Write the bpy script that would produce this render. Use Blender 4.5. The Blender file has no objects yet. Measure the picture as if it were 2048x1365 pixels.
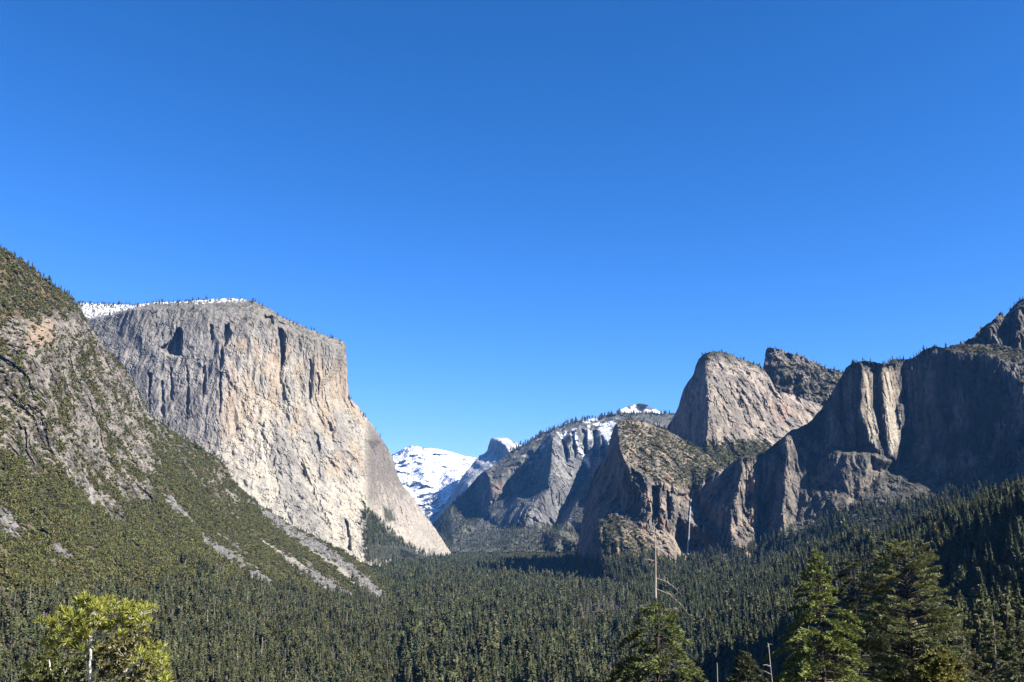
import bpy, math, random
import numpy as np
from mathutils import Vector, Matrix
from mathutils.geometry import delaunay_2d_cdt

# ------------------------------------------------------------------ camera, sky, sun, exposure
SC = bpy.context.scene
COL = SC.collection
W, H, F = 2048.0, 1365.0, 1900.0          # photograph size and focal length in its pixels
HORIZON = 1055.0
PITCH = math.atan((HORIZON - H / 2) / F)

cam = bpy.data.cameras.new("camera")
camo = bpy.data.objects.new("camera", cam)
COL.objects.link(camo)
cam.sensor_width = 36.0
cam.lens = 36.0 * F / W
cam.clip_start, cam.clip_end = 0.5, 90000.0
camo.location = (0, 0, 0)
camo.rotation_euler = (math.pi / 2 + PITCH, 0, 0)
SC.camera = camo

SUN_AZ, SUN_EL = math.radians(116.0), math.radians(39.0)     # clockwise from the view direction
SUN = Vector((math.cos(SUN_EL) * math.sin(SUN_AZ), math.cos(SUN_EL) * math.cos(SUN_AZ), math.sin(SUN_EL)))
world = bpy.data.worlds.new("World")
SC.world = world
world.use_nodes = True
wn, wl = world.node_tree.nodes, world.node_tree.links
wn.clear()
sky = wn.new("ShaderNodeTexSky")
sky.sky_type = 'NISHITA'
sky.sun_disc = False
sky.sun_elevation, sky.sun_rotation = SUN_EL, SUN_AZ
sky.altitude, sky.air_density, sky.dust_density, sky.ozone_density = 1400.0, 1.0, 0.25, 3.0
bg = wn.new("ShaderNodeBackground")
bg.inputs['Strength'].default_value = 0.1
wo = wn.new("ShaderNodeOutputWorld")
SKY_IN, SKY_GAMMA, SKY_TINT = 0.1784, (1.83, 1.18, 1.2), (1.84, 1.81, 2.95)      # the deep blue of a clear winter sky
sm = wn.new("ShaderNodeVectorMath"); sm.operation = 'SCALE'; sm.inputs['Scale'].default_value = SKY_IN
sp, cb = wn.new("ShaderNodeSeparateColor"), wn.new("ShaderNodeCombineColor")
wl.new(sky.outputs[0], sm.inputs[0]); wl.new(sm.outputs[0], sp.inputs[0])
for k in range(3):
    pw = wn.new("ShaderNodeMath"); pw.operation = 'POWER'; pw.inputs[1].default_value = SKY_GAMMA[k]
    ml = wn.new("ShaderNodeMath"); ml.operation = 'MULTIPLY'; ml.inputs[1].default_value = SKY_TINT[k]
    wl.new(sp.outputs[k], pw.inputs[0]); wl.new(pw.outputs[0], ml.inputs[0]); wl.new(ml.outputs[0], cb.inputs[k])
wl.new(cb.outputs[0], bg.inputs['Color'])
wl.new(bg.outputs[0], wo.inputs['Surface'])

sl = bpy.data.lights.new("sun", 'SUN')
sl.energy, sl.angle, sl.color = 5.0, math.radians(0.5), (1.0, 0.945, 0.86)
so = bpy.data.objects.new("sun", sl)
COL.objects.link(so)
so.rotation_euler = (-SUN).to_track_quat('-Z', 'Y').to_euler()

SC.view_settings.view_transform = 'Standard'
SC.view_settings.look = 'None'
SC.view_settings.exposure = 2.05
SC.view_settings.gamma = 1.0
SC.render.engine = 'CYCLES'
SC.cycles.use_denoising = True
SC.cycles.max_bounces = 4
SC.cycles.diffuse_bounces = 1
SC.cycles.volume_bounces = 0
SC.cycles.transparent_max_bounces = 8
SC.cycles.sample_clamp_indirect = 4.0

# ------------------------------------------------------------------ helpers
RNG = np.random.default_rng(7)
SP, CP = math.sin(PITCH), math.cos(PITCH)

def unproj(x, y, d):
    """Photo pixel and forward distance to a point in metres (camera at the origin, looking along +Y)."""
    u = (np.asarray(x, float) - W / 2) / F
    v = (H / 2 - np.asarray(y, float)) / F
    k = np.asarray(d, float) / (CP - v * SP)
    return np.stack([u * k, np.asarray(d, float) + 0 * u, (SP + v * CP) * k], -1)

def dz(y, z):
    """Distance at which pixel row y meets the level z."""
    v = (H / 2 - y) / F
    return z * (CP - v * SP) / (SP + v * CP)

def proj(P):
    P = np.asarray(P, float)
    yc = -P[..., 1] * SP + P[..., 2] * CP
    zc = P[..., 1] * CP + P[..., 2] * SP
    return W / 2 + F * P[..., 0] / zc, H / 2 - F * yc / zc

_G = np.array([[1,1,0],[-1,1,0],[1,-1,0],[-1,-1,0],[1,0,1],[-1,0,1],[1,0,-1],[-1,0,-1],[0,1,1],[0,-1,1],[0,1,-1],[0,-1,-1]], np.float32)
def perlin(x, y, z, seed=0):
    x, y, z = (np.asarray(a, np.float64) for a in (x, y, z))
    xi, yi, zi = np.floor(x).astype(np.int64), np.floor(y).astype(np.int64), np.floor(z).astype(np.int64)
    fx, fy, fz = (x - xi).astype(np.float32), (y - yi).astype(np.float32), (z - zi).astype(np.float32)
    fade = lambda t: t * t * t * (t * (t * 6 - 15) + 10)
    ux, uy, uz = fade(fx), fade(fy), fade(fz)
    def corner(a, b, c):
        h = ((xi + a) * 374761393 + (yi + b) * 668265263 + (zi + c) * 1274126177 + seed * 97531) & 0xFFFFFFFF
        h = ((h ^ (h >> 13)) * 1103515245) & 0xFFFFFFFF
        h = (h ^ (h >> 16)) % 12
        g = _G[h]
        return g[..., 0] * (fx - a) + g[..., 1] * (fy - b) + g[..., 2] * (fz - c)
    lerp = lambda a, b, t: a + t * (b - a)
    x00 = lerp(corner(0,0,0), corner(1,0,0), ux); x10 = lerp(corner(0,1,0), corner(1,1,0), ux)
    x01 = lerp(corner(0,0,1), corner(1,0,1), ux); x11 = lerp(corner(0,1,1), corner(1,1,1), ux)
    return lerp(lerp(x00, x10, uy), lerp(x01, x11, uy), uz)

def fbm(P, s, sz=None, octaves=3, seed=0):
    sz = sz or s
    out, a = 0, 1.0
    for o in range(octaves):
        k = 2 ** o
        out = out + a * perlin(P[..., 0] * k / s, P[..., 1] * k / s, P[..., 2] * k / sz, seed + o * 17)
        a *= 0.5
    return out

def sstep(a, b, x):
    t = np.clip((x - a) / (b - a), 0, 1)
    return t * t * (3 - 2 * t)

def mix(a, b, m):
    a, b, m = np.asarray(a, float), np.asarray(b, float), np.asarray(m, float)
    return a + (b - a) * m[..., None]

def sdf(poly, x, y):
    """Signed distance (pixels) to a polygon, positive inside."""
    x, y = np.asarray(x, np.float32), np.asarray(y, np.float32)
    best = np.full(x.shape, 1e18, np.float32)
    inside = np.zeros(x.shape, bool)
    n = len(poly)
    for i in range(n):
        (ax, ay), (bx, by) = poly[i], poly[(i + 1) % n]
        ex, ey = bx - ax, by - ay
        t = np.clip(((x - ax) * ex + (y - ay) * ey) / max(ex * ex + ey * ey, 1e-6), 0, 1)
        best = np.minimum(best, (x - ax - t * ex) ** 2 + (y - ay - t * ey) ** 2)
        if ay != by:
            inside ^= ((ay > y) != (by > y)) & (x < ex * (y - ay) / (by - ay) + ax)
    return np.where(inside, 1, -1) * np.sqrt(best)

def pmask(poly, x, y, soft=4.0, rough=None, amp=0.0):
    s = sdf(poly, x, y)
    if rough is not None:
        s = s + rough * amp
    return sstep(-soft, soft, s)

def tag(o, label=None, cat=None, group=None, kind=None):
    if label: o['label'] = label
    if cat: o['category'] = cat
    if group: o['group'] = group
    if kind: o['kind'] = kind
    return o

def build_mesh(name, V, faces, mats, attrs=None, smooth=False, mat_index=None):
    """V (n,3); faces: list of integer arrays (m,3) or (m,4)."""
    me = bpy.data.meshes.new(name)
    V = np.ascontiguousarray(V, np.float32)
    me.vertices.add(len(V)); me.vertices.foreach_set("co", V.ravel())
    loops = np.concatenate([np.asarray(f, np.int32).ravel() for f in faces])
    tot = np.concatenate([np.full(len(f), f.shape[1], np.int32) for f in faces])
    start = np.concatenate([[0], np.cumsum(tot)[:-1]]).astype(np.int32)
    me.loops.add(len(loops)); me.loops.foreach_set("vertex_index", loops)
    me.polygons.add(len(tot)); me.polygons.foreach_set("loop_start", start)
    me.polygons.foreach_set("loop_total", tot)
    me.polygons.foreach_set("use_smooth", np.full(len(tot), smooth, bool))
    if mat_index is not None:
        me.polygons.foreach_set("material_index", np.asarray(mat_index, np.int32))
    for m in mats: me.materials.append(m)
    for k, v in (attrs or {}).items():
        v = np.asarray(v, np.float32)
        if v.ndim == 2:
            a = me.attributes.new(k, 'FLOAT_COLOR', 'POINT')
            a.data.foreach_set("color", np.concatenate([v, np.ones((len(v), 1), np.float32)], 1).ravel())
        else:
            a = me.attributes.new(k, 'FLOAT', 'POINT'); a.data.foreach_set("value", v)
    me.update(calc_edges=True)
    me.validate()
    return me

def link(name, me, parent=None):
    o = bpy.data.objects.new(name, me)
    COL.objects.link(o)
    if parent: o.parent = parent
    return o

# ------------------------------------------------------------------ materials
def new_mat(name):
    m = bpy.data.materials.new(name)
    m.use_nodes = True
    n, l = m.node_tree.nodes, m.node_tree.links
    b = n["Principled BSDF"]
    b.inputs['Roughness'].default_value = 0.9
    b.inputs['Specular IOR Level'].default_value = 0.15
    return m, n, l, b

def rock_mat(name, scale, bump, rough=0.92):
    """Mineral and plant colours of the surface from its own attribute, broken up by procedural grain."""
    m, n, l, b = new_mat(name)
    at = n.new("ShaderNodeAttribute"); at.attribute_name = "tint"
    tc = n.new("ShaderNodeTexCoord")
    no = n.new("ShaderNodeTexNoise"); no.inputs['Scale'].default_value = scale
    no.inputs['Detail'].default_value = 6; no.inputs['Roughness'].default_value = 0.7
    l.new(tc.outputs['Object'], no.inputs['Vector'])
    mr = n.new("ShaderNodeMapRange")
    mr.inputs['From Min'].default_value, mr.inputs['From Max'].default_value = 0.3, 0.7
    mr.inputs['To Min'].default_value, mr.inputs['To Max'].default_value = 0.78, 1.22
    l.new(no.outputs['Fac'], mr.inputs['Value'])
    mu = n.new("ShaderNodeMix"); mu.data_type = 'RGBA'; mu.blend_type = 'MULTIPLY'; mu.inputs[0].default_value = 1
    l.new(at.outputs['Color'], mu.inputs[6]); l.new(mr.outputs[0], mu.inputs[7])
    l.new(mu.outputs[2], b.inputs['Base Color'])
    bp = n.new("ShaderNodeBump"); bp.inputs['Strength'].default_value = 0.5; bp.inputs['Distance'].default_value = bump
    l.new(no.outputs['Fac'], bp.inputs['Height']); l.new(bp.outputs[0], b.inputs['Normal'])
    b.inputs['Roughness'].default_value = rough
    return m

def leaf_mat(name, dark, light, vary=0.25, hue=0.03, trans=0.2):
    """Foliage: dark and light leaves by the leaf's own random attribute, each plant a little different."""
    m, n, l, b = new_mat(name)
    at = n.new("ShaderNodeAttribute"); at.attribute_name = "leaf"
    mx = n.new("ShaderNodeMix"); mx.data_type = 'RGBA'
    mx.inputs[6].default_value = (*dark, 1); mx.inputs[7].default_value = (*light, 1)
    l.new(at.outputs['Fac'], mx.inputs[0])
    oi = n.new("ShaderNodeObjectInfo")
    hs = n.new("ShaderNodeHueSaturation")
    for sock, lo, hi in (('Hue', 0.5 - hue, 0.5 + hue), ('Value', 1 - vary, 1 + vary)):
        mr = n.new("ShaderNodeMapRange")
        mr.inputs['To Min'].default_value, mr.inputs['To Max'].default_value = lo, hi
        if sock == 'Hue':
            w = n.new("ShaderNodeMath"); w.operation = 'FRACT'
            w2 = n.new("ShaderNodeMath"); w2.operation = 'MULTIPLY'; w2.inputs[1].default_value = 7.31
            l.new(oi.outputs['Random'], w2.inputs[0]); l.new(w2.outputs[0], w.inputs[0]); l.new(w.outputs[0], mr.inputs['Value'])
        else:
            l.new(oi.outputs['Random'], mr.inputs['Value'])
        l.new(mr.outputs[0], hs.inputs[sock])
    l.new(mx.outputs[2], hs.inputs['Color'])
    l.new(hs.outputs[0], b.inputs['Base Color'])
    b.inputs['Roughness'].default_value = 0.6
    if trans:
        tr = n.new("ShaderNodeBsdfTranslucent"); ms = n.new("ShaderNodeMixShader"); ms.inputs[0].default_value = trans
        l.new(hs.outputs[0], tr.inputs['Color']); l.new(b.outputs[0], ms.inputs[1]); l.new(tr.outputs[0], ms.inputs[2])
        l.new(ms.outputs[0], n["Material Output"].inputs['Surface'])
    return m

def bark_mat(name, c, c2, scale=6.0):
    m, n, l, b = new_mat(name)
    tc = n.new("ShaderNodeTexCoord"); mp = n.new("ShaderNodeMapping"); mp.inputs['Scale'].default_value = (1, 1, 0.15)
    no = n.new("ShaderNodeTexNoise"); no.inputs['Scale'].default_value = scale; no.inputs['Detail'].default_value = 5
    l.new(tc.outputs['Object'], mp.inputs['Vector']); l.new(mp.outputs[0], no.inputs['Vector'])
    rp = n.new("ShaderNodeValToRGB")
    rp.color_ramp.elements[0].color, rp.color_ramp.elements[1].color = (*c, 1), (*c2, 1)
    rp.color_ramp.elements[0].position, rp.color_ramp.elements[1].position = 0.35, 0.65
    l.new(no.outputs['Fac'], rp.inputs[0]); l.new(rp.outputs[0], b.inputs['Base Color'])
    bp = n.new("ShaderNodeBump"); bp.inputs['Distance'].default_value = 0.05
    l.new(no.outputs['Fac'], bp.inputs['Height']); l.new(bp.outputs[0], b.inputs['Normal'])
    return m

M_ROCK = rock_mat("granite", 0.06, 3.0)
M_FAR = rock_mat("distant_granite", 0.01, 6.0)
M_SOIL = rock_mat("hillside_soil", 0.15, 1.0)

# ------------------------------------------------------------------ rock masses
class Mass: pass
GROUND_Z = -176.0
ALBEDO = 0.36

def cells(P, s, sz, seed):
    """Fractured blocks: one random value per warped cell."""
    w = [perlin(P[..., 0] / s * .8, P[..., 1] / s * .8, P[..., 2] / sz * .8, seed + k) for k in (1, 2, 3)]
    k_ = 1.1 if sz < 3 * s else 0.55
    q = [np.floor(P[..., 0] / s + k_ * w[0]), np.floor(P[..., 1] / s + k_ * w[1]), np.floor(P[..., 2] / sz + 1.1 * w[2])]
    h = (q[0].astype(np.int64) * 374761393 + q[1].astype(np.int64) * 668265263 + q[2].astype(np.int64) * 1274126177 + seed * 7919) & 0xFFFFFFFF
    h = ((h ^ (h >> 13)) * 1103515245) & 0xFFFFFFFF
    return ((h ^ (h >> 16)) & 0xFFFF) / 65535.0 - 0.5

def relief(P, disp, seed):
    """Depth of the weathered surface: n rolling, r ribs, s slabs, b fractured blocks, c cracks."""
    off = 0
    for i, (s, sz, amp, kind) in enumerate(disp):
        sd = seed * 31 + i * 7
        sz = sz or s
        if kind == 'b': n = cells(P, s, sz, sd)
        else: n = fbm(P, s, sz, 3, sd)
        if kind == 'r': n = np.abs(n) * 2 - 0.5
        elif kind == 's': n = np.floor(n * 3.0) / 3.0 + 0.25 * n
        elif kind == 'c': n = np.exp(-(n / 0.07) ** 2) * sstep(-.15, .15, perlin(P[..., 0] / s / 2, P[..., 1] / s / 2, P[..., 2] / sz / 2, sd + 5))
        off = off + amp * n
    return off

def mass(name, label, cat, crest, base, chains=(), mat=None, step=1.7, jag=1.2, disp=(), color=None, back=500.0,
         blur=3, dents=(), topjag=None, seed=1):
    """A mountain or hillside: ridges, faces and foot given as chains of points at their own distances, joined into
    planes, broken up by fractured relief, and closed by a far side that runs down behind the crest."""
    pts, edges, index = [], [], {}
    def pid(p):
        k = (round(p[0], 2), round(p[1], 2))
        if k not in index:
            index[k] = len(pts); pts.append((p[0], p[1], 1.0 / p[2]))
        return index[k]
    for ch in [crest, base, *chains]:
        ids = [pid(p) for p in ch]
        edges += [(a, b) for a, b in zip(ids, ids[1:]) if a != b]
    ov, oe, of_, orv, _, _ = delaunay_2d_cdt([Vector((p[0], p[1])) for p in pts], edges, [], 0, 0.01)
    A = np.array(pts)
    vx = np.array([[v.x, v.y] for v in ov])
    vd = np.zeros(len(ov))
    for i, src in enumerate(orv):
        if len(src): vd[i] = A[src[0], 2]
        else:
            q = np.argsort(((A[:, :2] - vx[i]) ** 2).sum(1))[:2]
            w = 1 / (1e-3 + ((A[q, :2] - vx[i]) ** 2).sum(1) ** .5)
            vd[i] = (A[q, 2] * w).sum() / w.sum()
    R = 2.0
    cx = np.array([p[0] for p in crest]); cy = np.array([p[1] for p in crest])
    bx = np.array([p[0] for p in base]); by = np.array([p[1] for p in base])
    x0, x1 = min(cx[0], bx[0]), max(cx[-1], bx[-1])
    y0, y1 = A[:, 1].min() - 6, A[:, 1].max() + 6
    gx, gy = np.arange(x0 - 6, x1 + 8, R), np.arange(y0, y1 + R, R)
    GX, GY = np.meshgrid(gx, gy)
    D = np.full(GX.shape, np.nan)
    for f in of_:
        for k in range(1, len(f) - 1):
            a, b, c = vx[f[0]], vx[f[k]], vx[f[k + 1]]
            det = (b[1] - c[1]) * (a[0] - c[0]) + (c[0] - b[0]) * (a[1] - c[1])
            if abs(det) < 1e-6: continue
            i0, i1 = np.searchsorted(gx, [min(a[0], b[0], c[0]) - R, max(a[0], b[0], c[0]) + R])
            j0, j1 = np.searchsorted(gy, [min(a[1], b[1], c[1]) - R, max(a[1], b[1], c[1]) + R])
            X, Y = GX[j0:j1, i0:i1], GY[j0:j1, i0:i1]
            l0 = ((b[1] - c[1]) * (X - c[0]) + (c[0] - b[0]) * (Y - c[1])) / det
            l1 = ((c[1] - a[1]) * (X - c[0]) + (a[0] - c[0]) * (Y - c[1])) / det
            l2 = 1 - l0 - l1
            ok = (l0 >= -0.01) & (l1 >= -0.01) & (l2 >= -0.01)
            sub = D[j0:j1, i0:i1]
            sub[ok] = (l0 * vd[f[0]] + l1 * vd[f[k]] + l2 * vd[f[k + 1]])[ok]
    for _ in range(400):                                   # spread to the cells just outside
        bad = np.isnan(D)
        if not bad.any(): break
        Pd = np.pad(D, 1, constant_values=np.nan)
        st = np.stack([Pd[:-2, 1:-1], Pd[2:, 1:-1], Pd[1:-1, :-2], Pd[1:-1, 2:]])
        cnt = (~np.isnan(st)).sum(0)
        avg = np.nansum(st, 0) / np.maximum(cnt, 1)
        D = np.where(bad & (cnt > 0), avg, D)
    for _ in range(blur):
        Pd = np.pad(D, 1, mode='edge')
        D = (Pd[:-2, 1:-1] + Pd[2:, 1:-1] + Pd[1:-1, :-2] + Pd[1:-1, 2:] + 2 * D) / 6
    D = 1.0 / D
    for poly, delta, soft in dents:
        D = D + delta * sstep(-soft * 0.5, soft * 0.5, sdf(poly, GX + 3.5 * perlin(GX / 9, GY / 30, 0 * GX, seed + 50) + 3 * perlin(GX / 4, GY / 12, 0 * GX, seed + 51), GY + 4 * perlin(GX / 7, GY / 9, 0 * GX, seed + 52)))
    def sample(x, y):
        fx = np.clip((np.asarray(x) - gx[0]) / R, 0, len(gx) - 1.001); fy = np.clip((np.asarray(y) - gy[0]) / R, 0, len(gy) - 1.001)
        i, j = fx.astype(int), fy.astype(int); a, b = fx - i, fy - j
        return D[j, i] * (1 - a) * (1 - b) + D[j, i + 1] * a * (1 - b) + D[j + 1, i] * (1 - a) * b + D[j + 1, i + 1] * a * b
    def top(x):
        t = np.interp(x, cx, cy)
        return t + jag * (1.6 * perlin(x / 11, 0 * x, 0 * x + .5, seed) + 1.0 * perlin(x / 4.1, 0 * x + 3, 0 * x + .5, seed))
    def bot(x): return np.interp(x, bx, by)
    xs = np.arange(x0, x1 + step, step)
    tp, bt = top(xs), bot(xs)
    bt = np.maximum(bt, tp + 3)
    yg = np.arange(tp.min(), bt.max() + step, step)
    nr = len(yg)
    X = np.repeat(xs[None], nr, 0); Y = np.clip(yg[:, None], tp[None], bt[None])      # level rows, gathered along the crest and the foot
    dd = sample(X, Y)
    P = unproj(X, Y, dd)
    dd = dd + relief(P, disp, seed)
    P = unproj(X, Y, dd)
    du = np.gradient(P, axis=1); dv = np.gradient(P, axis=0)
    N = np.cross(dv, du); N /= np.linalg.norm(N, axis=-1, keepdims=True) + 1e-9
    flip = (N * P).sum(-1) > 0
    N[flip] *= -1
    C = color(X, Y, P, N)
    C = C * (ALBEDO + 0.2 * sstep(.55, .85, C.min(-1)))[..., None] * RNG.normal(1, .12, C.shape[:2])[..., None]
    rows = [P[k] for k in range(nr)]
    cols = [C[k] for k in range(nr)]
    crest_p = P[0]
    extra = []
    for kb, slope in ((0.25, 0.35), (1.0, 0.7), (1.6, 1.0)):
        b = back * kb
        q = crest_p * ((crest_p[:, 1:2] + b) / crest_p[:, 1:2])
        q[:, 2] = np.minimum(q[:, 2], crest_p[:, 2]) - b * slope * 0.6
        q[:, 2] = np.maximum(q[:, 2], GROUND_Z + 0.5)
        extra.append(q)
    q = extra[-1] * 1.0; q[:, 2] = GROUND_Z + 0.4
    extra.append(q)
    rows = extra[::-1] + rows
    cols = [C[0]] * 4 + cols
    V = np.stack(rows).reshape(-1, 3); T = np.stack(cols).reshape(-1, 3)
    V[:, 2] = np.maximum(V[:, 2], GROUND_Z + 0.3)
    nR, nC = len(rows), len(xs)
    i = np.arange(nR - 1)[:, None] * nC + np.arange(nC - 1)[None]
    Q = np.stack([i, i + nC, i + nC + 1, i + 1], -1).reshape(-1, 4)
    me = build_mesh(name, V, [Q], [mat or M_ROCK], {"tint": np.clip(T, 0.004, 0.95)}, smooth=False)
    o = link(name, me)
    tag(o, label, cat, kind='structure')
    m = Mass()
    def surf(x, y):
        d = sample(x, y)
        return unproj(x, y, d + relief(unproj(x, y, d), disp, seed))
    m.o, m.surf, m.top, m.bot, m.X, m.Y, m.P, m.N = o, surf, top, bot, X, Y, P, N
    return m

def scatter(m, density, mask=None, dmax=1e9, jitter=True):
    """Points on a mass, so many per square metre of plan (density: number or function of x, y, P)."""
    P, X, Y = m.P, m.X, m.Y
    a = P[1:, :-1] - P[:-1, :-1]; b = P[:-1, 1:] - P[:-1, :-1]
    area = np.linalg.norm(np.cross(a, b), axis=-1)
    x, y = X[:-1, :-1], Y[:-1, :-1]
    lam = area * (density(x, y, P[:-1, :-1]) if callable(density) else density)
    if mask is not None: lam = lam * mask(x, y, P[:-1, :-1], m.N[:-1, :-1])
    n = RNG.poisson(np.clip(lam, 0, 3))
    j, i = np.nonzero(n)
    rep = n[j, i]
    j, i = np.repeat(j, rep), np.repeat(i, rep)
    u, v = RNG.random(len(i))[:, None], RNG.random(len(i))[:, None]
    return P[j, i] * (1 - u) * (1 - v) + P[j, np.minimum(i + 1, P.shape[1] - 1)] * u * (1 - v) + P[j + 1, i] * (1 - u) * v + P[j + 1, i + 1] * u * v

# ------------------------------------------------------------------ the setting: mountains and hillsides
GREY, LIGHT, TAN = (0.29, 0.275, 0.26), (0.53, 0.485, 0.42), (0.45, 0.37, 0.285)
DARK, SNOW = (0.12, 0.115, 0.115), (0.86, 0.87, 0.9)
SCRUB, SOIL, TALUS = (0.052, 0.058, 0.026), (0.17, 0.135, 0.09), (0.34, 0.315, 0.29)
FORESTC = (0.035, 0.045, 0.026)

def streaks(P, s, seed): return fbm(P, s, s * 14, 3, seed)

# --- snow-covered summit far up the valley
def col_summit(x, y, P, N):
    n = fbm(P, 500, None, 4, 3); f = fbm(P, 140, 300, 3, 8)
    snow = sstep(0.17, 0.38, N[..., 2] + 0.3 * n + (.34 + .25 * sstep(905, 960, y)) * f - 0.008 * np.maximum(y - 932, 0) + .04)
    c = mix(mix((0.2, 0.2, 0.21), (0.34, 0.32, 0.3), sstep(-.4, .4, f)), SNOW, snow)
    return mix(c, (0.05, 0.06, 0.05), sstep(0.35, 0.6, f) * (1 - snow) * 0.8)
snowy = mass("snowy_mountain", "far snow-covered summit seen at the head of the valley", "mountain",
    [(690, 965, 17000), (735, 935, 17000), (765, 918, 17000), (788, 908, 16800), (805, 899, 16600), (818, 893, 16500), (830, 892, 16400), (845, 895, 16400), (870, 898, 16400), (890, 901, 16300), (905, 905, 16200), (930, 913, 16000), (950, 915, 16000), (975, 930, 15800), (1010, 950, 15800)],
    [(690, 1060, 12000), (800, 1060, 12000), (880, 1060, 12000), (940, 1060, 12000), (1010, 1060, 12000)],
    [[(790, 925, 16000), (815, 915, 15900), (850, 915, 15700), (885, 918, 15700), (920, 922, 15700), (950, 924, 15500)],
     [(798, 965, 15000), (820, 938, 15600), (830, 930, 15650)], [(846, 962, 14500), (852, 940, 15000), (856, 928, 15500)], [(842, 995, 13900), (862, 985, 14000)],
     [(888, 940, 15300), (876, 965, 14700)], [(908, 962, 14000), (914, 945, 14700), (925, 930, 15400)], [(900, 990, 13300), (880, 1000, 13200)], [(948, 932, 14900)],
     [(850, 1040, 12600), (875, 1020, 12900)]],
    mat=M_FAR, jag=0.5, disp=[(900, None, 150, 'n'), (320, None, 110, 'r'), (130, None, 40, 'b'), (60, None, 16, 'n')], color=col_summit, back=1500, seed=2)

# --- rock dome split down one side, and its lower shoulder
def col_dome(x, y, P, N):
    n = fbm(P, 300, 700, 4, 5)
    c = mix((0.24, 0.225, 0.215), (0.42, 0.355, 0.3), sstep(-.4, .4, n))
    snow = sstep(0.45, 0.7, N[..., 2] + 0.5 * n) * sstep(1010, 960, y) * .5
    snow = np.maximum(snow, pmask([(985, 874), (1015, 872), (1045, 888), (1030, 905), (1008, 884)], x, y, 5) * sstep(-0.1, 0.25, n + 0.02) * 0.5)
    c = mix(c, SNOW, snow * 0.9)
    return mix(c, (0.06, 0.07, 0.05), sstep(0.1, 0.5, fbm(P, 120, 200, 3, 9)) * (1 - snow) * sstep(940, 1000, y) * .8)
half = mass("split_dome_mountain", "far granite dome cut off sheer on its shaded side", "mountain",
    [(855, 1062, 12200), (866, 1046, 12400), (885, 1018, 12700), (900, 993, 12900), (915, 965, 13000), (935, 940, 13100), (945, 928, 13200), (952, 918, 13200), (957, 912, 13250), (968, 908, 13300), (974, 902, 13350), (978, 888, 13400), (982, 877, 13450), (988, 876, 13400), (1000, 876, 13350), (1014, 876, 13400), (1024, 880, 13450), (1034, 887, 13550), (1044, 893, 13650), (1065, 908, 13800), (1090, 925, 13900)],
    [(855, 1110, 11000), (900, 1110, 10600), (960, 1110, 10400), (1090, 1110, 11000)],
    [[(982, 879, 13430), (993, 879, 13100), (1003, 883, 12900), (1012, 891, 12700), (1020, 903, 12500), (1024, 920, 12400)],
     [(952, 940, 12900), (975, 945, 12500), (1000, 945, 12200)],
     [(915, 990, 12500), (935, 970, 12300), (955, 960, 12200)],
     [(872, 1060, 11800), (890, 1040, 11400), (915, 1020, 11500), (950, 1000, 11500)]],
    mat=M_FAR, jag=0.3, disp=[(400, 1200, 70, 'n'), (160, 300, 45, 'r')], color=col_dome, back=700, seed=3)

# --- small snow dome on the skyline above the forested rim
def col_cap(x, y, P, N):
    n = fbm(P, 200, None, 4, 5)
    c = mix((0.34, 0.3, 0.27), SNOW, sstep(-0.25, 0.1, n + 0.1))
    return mix(c, (0.05, 0.06, 0.045), sstep(0.28, 0.4, fbm(P, 90, None, 3, 6)) * .8)
cap = mass("snow_dome", "small snow-capped dome poking over the forested rim", "mountain",
    [(1195, 842, 9600), (1225, 830, 9600), (1240, 820, 9600), (1255, 813, 9600), (1268, 809, 9600), (1282, 807, 9600), (1297, 811, 9600), (1312, 820, 9650), (1330, 829, 9700), (1365, 838, 9700)],
    [(1195, 880, 8800), (1365, 880, 8800)], [], mat=M_FAR, jag=0.5, disp=[(250, None, 50, 'n')], color=col_cap, back=900, seed=4)

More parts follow.
